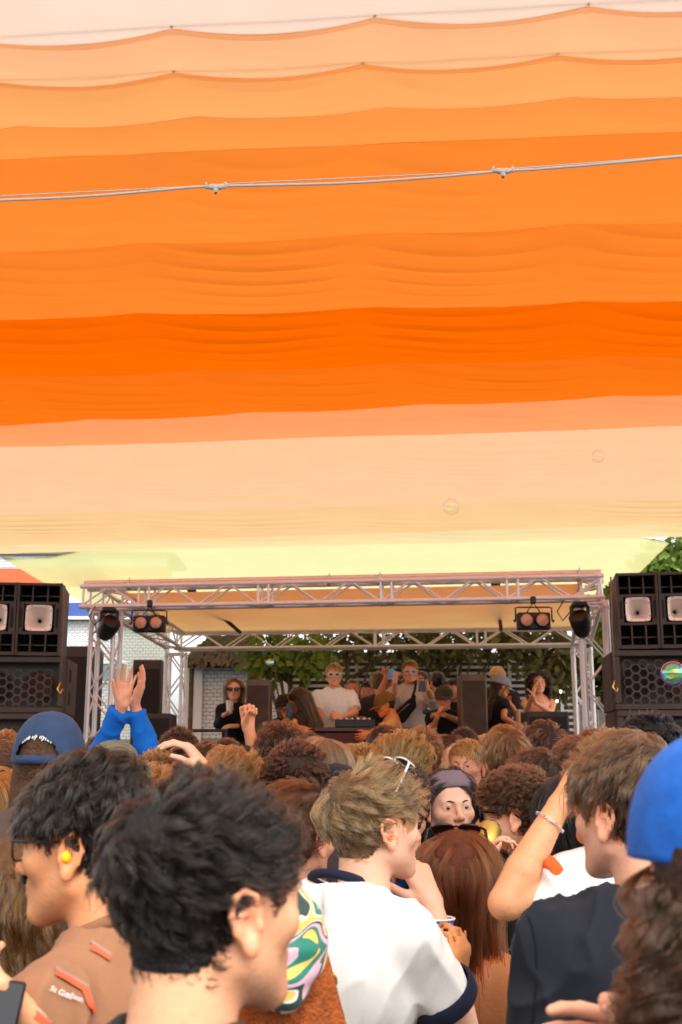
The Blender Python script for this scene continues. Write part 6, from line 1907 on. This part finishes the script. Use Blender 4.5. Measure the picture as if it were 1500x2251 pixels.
for (lab, px, yt, D, yw, kw) in CR:
    k = dict(res=0.0065, hn=3200, hk=9, hr=0.0008, hthick=0.024, shirt_res=0.014); k.update(kw)
    person(lab, px, yt, D, yaw=yw, **k)
o29, Mh29, _, _ = person('person in a plain black cap below the raised fist', 535, 1633, 5.0, yaw=0, res=0.0065, hair='short', hc=(60, 42, 34), hat=True, hthick=0.012, shirt=(50, 44, 44), shirt_res=0.014)
cap_on(o29, Mh29, (34, 28, 28), size=1.0)
person('person punching a bare fist up in front of the brown speaker', 590, 1672, 5.35, yaw=0, res=0.006, skin=(236, 166, 122), hair='short', hc=(80, 56, 40), shirt=(225, 205, 190), armres=0.0042, shirt_res=0.012,
       arms={'L': dict(sh=P(580, 1745, 5.35), el=P(573, 1692, 5.30), wr=P(546, 1600, 5.25), hand=dict(d=(-0.05, 0.0, 1.0), n=(0.45, -0.88, 0.0), curl=(80, 100, 60), thumb=(0, 50), spread=0))})

# ------------------------------------------------------------------ people on the stage
ST = dict(res=0.007, hn=2200, hk=9, hr=0.0013, z0=DECK, group='people on the stage', armres=0.007, shirt_res=0.012, fold=0.006, hthick=0.015)
def sp_(lab, px, yt, D, yw, **kw):
    k = dict(ST); k.update(kw)
    return person(lab, px, yt, D, yaw=yw, **k)
UP = (0, 0, 1)
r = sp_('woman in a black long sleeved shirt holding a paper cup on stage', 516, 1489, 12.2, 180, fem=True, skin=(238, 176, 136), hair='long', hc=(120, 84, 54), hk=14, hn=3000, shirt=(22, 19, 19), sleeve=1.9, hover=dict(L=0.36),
        arms={'R': dict(el=P(481, 1592, 12.15), wr=P(492, 1572, 11.93), hand=dict(d=(0.8, -0.3, 0.3), n=(0, -0.4, 0.9), curl=(30, 40, 30))), 'L': dict(el=P(540, 1590, 12.15), wr=P(522, 1596, 11.95), hand=dict(d=(-0.9, -0.2, 0), n=(0, 0.4, -0.9), curl=(20, 20, 20)))})
glasses('dark sunglasses worn by the woman with the cup', r[2] @ r[1], lens=(40, 24, 18), thick=0.003)
cup_at('white printed paper cup in the hand of the woman in black', P(505, 1568, 11.88), h=0.13, rgb=(215, 205, 205))
r = sp_('man in a dark cap filming with a phone between speaker and hooded figure', 626, 1523, 12.0, 178, skin=(216, 140, 92), stub=0.8, hair='short', hc=(50, 36, 28), hat=True, shirt=(30, 24, 22),
        arms={'L': dict(el=P(652, 1608, 11.95), wr=P(632, 1585, 11.75), hand=dict(d=(0.1, -0.1, 0.95), n=(-0.2, -0.9, 0), curl=(30, 40, 30)))})
cap_on(r[0], r[1], (62, 50, 36), size=1.03)
phone_at('black phone raised before the face of the man in the dark cap', P(637, 1561, 11.7), (0.05, 0, 1), (0.1, 1, 0))
sp_('figure with long dark hair bending over beside the white shirt performer', 662, 1508, 11.8, 70, head=(0, -25, 0), fem=True, skin=(226, 140, 84), hair='long', hc=(78, 58, 44), hk=14, hn=4000, hover=dict(L=0.46, thick=0.03), shirt=(58, 44, 34), sleeve=0.2,
    arms={'R': dict(el=P(700, 1560, 11.9), wr=P(700, 1600, 11.85)), 'L': dict(el=P(640, 1590, 11.6), wr=P(660, 1600, 11.5))})
r = sp_('tall blond performer in a white tee and pale sunglasses behind the table', 735, 1457, 12.2, 180, skin=(238, 172, 132), hair='short', hc=(190, 138, 82), hover=dict(L=0.06, side=0.3), shirt=(238, 230, 222), sleeve=0.78, fold=0.009,
        arms={'R': dict(el=P(705, 1572, 12.15), wr=P(694, 1598, 11.95)), 'L': dict(el=P(781, 1567, 12.1), wr=P(752, 1576, 11.92), hand=dict(d=(-0.9, -0.1, 0.1), n=(0, 0.9, -0.3), curl=(45, 50, 40)))})
glasses('white wrap sunglasses on the blond performer', r[2] @ r[1], frame=(225, 220, 215), lens=(70, 72, 80), thick=0.005)
sp_('balding man in a white vest behind the blond performer', 776, 1491, 13.2, 176, skin=(222, 140, 106), hair='crop', hc=(110, 76, 58), hover=dict(L=0.012, thick=0.005), shirt=(228, 214, 206), sleeve=0.15, face=True)
sp_('bearded dark haired man in a mauve shirt holding a drink', 809, 1497, 12.9, 168, skin=(214, 146, 108), stub=0.9, hair='short', hc=(36, 28, 24), shirt=(98, 78, 78), face=True,
    arms={'R': dict(el=P(795, 1580, 12.8), wr=P(800, 1585, 12.6))})
cup_at('clear plastic cup held by the man in mauve', P(805, 1588, 12.5), rgb=(220, 205, 195))
sp_('man with his back turned and one bare arm raised on stage', 833, 1477, 12.6, 18, skin=(218, 142, 100), hair='mop', hc=(112, 78, 52), shirt=(60, 44, 44), arms={'R': dict(el=P(833, 1530, 12.5), wr=P(848, 1492, 12.4), hand=dict(d=(0.1, 0, 1), n=(-0.7, -0.5, 0), curl=(70, 80, 40)))})
r = sp_('grinning man in a light blue cap behind the raised arm', 857, 1469, 13.0, 182, skin=(228, 156, 120), stub=0.6, hair='short', hc=(60, 44, 36), hat=True, shirt=(70, 60, 60), face=True)
cap_on(r[0], r[1], (96, 168, 232), brim=(130, 190, 240), size=1.08)
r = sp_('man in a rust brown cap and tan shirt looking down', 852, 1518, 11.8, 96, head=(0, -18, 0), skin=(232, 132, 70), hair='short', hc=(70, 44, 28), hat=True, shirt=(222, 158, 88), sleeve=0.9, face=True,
        arms={'L': dict(el=P(835, 1602, 11.6), wr=P(812, 1612, 11.5))})
cap_on(r[0], r[1], (124, 84, 34), size=1.06)
r = sp_('tall man in a pale grey overshirt with sling bag filming by phone', 901, 1451, 12.3, 180, skin=(226, 158, 122), hair='short', hc=(126, 88, 60), hover=dict(L=0.035), shirt=(188, 172, 156), sleeve=1.5, fold=0.009, collar=(178, 162, 146),
        arms={'R': dict(el=P(866, 1550, 12.25), wr=P(868, 1500, 12.0), hand=dict(d=(0.1, 0, 1), n=(0.7, 0.5, 0), curl=(60, 70, 40))), 'L': dict(el=P(957, 1550, 12.2), wr=P(940, 1516, 11.98), hand=dict(d=(-0.3, -0.1, 0.9), n=(-0.5, -0.8, 0), curl=(40, 50, 35)))})
glasses('silver sunglasses on the man in the grey overshirt', r[2] @ r[1], frame=(200, 195, 190), lens=(90, 86, 84), thick=0.004)
phone_at('phone in the raised hand of the man in the grey overshirt', P(928, 1505, 11.93), (0.05, 0, 1), (0.05, 1, 0))
c = P(893, 1560, 12.05)
e = empty('sling_bag', c); tag(e, 'black sling bag across the chest of the man in grey', 'bag')
v, f = sdf_mesh([rc((-0.06, 0, -0.07), (0.05, 0, 0.05), 0.075, 0.06, 0.03), rc((0.05, 0, 0.05), (0.09, 0.01, 0.14), 0.045, 0.02, 0.03)], 0.01); v[:, 1] *= 0.6
mobj('pouch', mesh_np('pouch', v, f, fabric('bagblack', (26, 20, 18))), e)
MB().tube([(0.06, 0.0, 0.10), (0.10, 0.02, 0.22), (0.12, 0.10, 0.31), (0.10, 0.25, 0.30)], 0.014, 6).build('strap', fabric('bagblack', (26, 20, 18)), e)
MB().tube([(-0.085, -0.04, -0.04), (0.03, -0.042, 0.06)], 0.003, 5).build('zip', M_STEEL, e)
sp_('man in a white shirt standing behind the man in grey', 926, 1474, 13.1, 150, skin=(226, 164, 130), hair='crop', hc=(104, 74, 56), shirt=(226, 232, 240), sleeve=0.8)
sp_('man in an olive green tee with his back to the crowd', 962, 1476, 13.7, 20, skin=(220, 150, 116), hair='short', hc=(60, 42, 34), shirt=(98, 116, 62))
r = sp_('man in a camouflage cap and black tee working a small controller', 976, 1505, 11.9, 160, head=(0, -4, 0), skin=(226, 150, 104), hair='short', hc=(40, 30, 24), hat=True, shirt=(20, 17, 17), sleeve=0.6, face=True,
        arms={'R': dict(el=P(950, 1605, 11.8), wr=P(962, 1578, 11.6), hand=dict(d=(0.2, -0.3, 0.7), n=(0.8, 0, 0), curl=(40, 50, 30))), 'L': dict(el=P(1016, 1588, 11.85), wr=P(978, 1572, 11.62), hand=dict(d=(-0.9, -0.2, 0.2), n=(0, 0.6, -0.7), curl=(35, 45, 30)))})
cap_on(r[0], r[1], (70, 60, 42), size=1.06)
e = empty('headphones', P(938, 1565, 11.6)); tag(e, 'black headphones hanging on a stand beside the man in black', 'headphones')
MB().ball((0, 0, 0), (0.045, 0.02, 0.03), 14, 8).build('ear_cup', M_BLACK, e)
MB().tube([(0.03, 0, 0), (0.09, 0, 0.012), (0.14, 0, 0.02)], 0.012, 8).build('band', M_BLACK, e)
sp_('man mostly hidden behind the dark monitor speaker', 998, 1491, 13.0, 150, skin=(214, 150, 114), stub=0.8, hair='short', hc=(44, 34, 28), shirt=(30, 26, 28), face=True)
r = sp_('person in a tan cap at the back of the stage', 1093, 1464, 13.6, 178, skin=(214, 150, 110), hair='short', hc=(50, 38, 30), hat=True, shirt=(50, 44, 40))
cap_on(r[0], r[1], (206, 164, 112), size=1.08)
r = sp_('person in a grey cap and black sleeveless top leaning sideways', 1096, 1480, 12.4, -70, head=(0, -16, 0), fem=True, skin=(214, 138, 88), hair='longwavy', hc=(64, 46, 34), hat=True, hk=13, shirt=(24, 20, 20), sleeve=0.1,
        arms={'R': dict(el=P(1108, 1578, 12.2), wr=P(1142, 1598, 12.1), hand=dict(d=(0.9, 0, -0.2), n=(0, 0, -1), curl=(30, 30, 20))), 'L': dict(el=P(1130, 1560, 12.6), wr=P(1120, 1545, 12.4))})
cap_on(r[0], r[1], (138, 136, 138), size=1.04)
r = sp_('woman with a big dark curly mane and blue bikini top clapping', 1183, 1476, 12.9, 180, fem=True, skin=(236, 176, 138), hair='longcurly', hc=(58, 42, 32), hk=14, hn=5000, hover=dict(L=0.24, thick=0.07), top='bikini', face=True,
        arms={'R': dict(el=P(1160, 1560, 12.8), wr=P(1171, 1530, 12.6), hand=dict(d=(0.2, -0.1, 0.95), n=(0.8, 0, 0), curl=(15, 15, 10))), 'L': dict(el=P(1212, 1566, 12.8), wr=P(1178, 1545, 12.6), hand=dict(d=(-0.3, -0.1, 0.9), n=(-0.8, 0, 0), curl=(15, 15, 10)))})
BK = fabric('bikini_blue', (48, 104, 190))
zc_ = (P(1183, 1476, 12.9).z - DECK - 0.015) - 0.236
for sx in (-1, 1):
    MB().ball((sx * 0.075, 0.090, zc_ - 0.30), (0.062, 0.045, 0.062), 14, 10).build('bikini_cup', BK, r[0])
MB().tube([(-0.15, 0.02, zc_ - 0.33), (-0.08, 0.11, zc_ - 0.345), (0.08, 0.11, zc_ - 0.345), (0.15, 0.02, zc_ - 0.33)], 0.008, 6).build('bikini_band', BK, r[0])
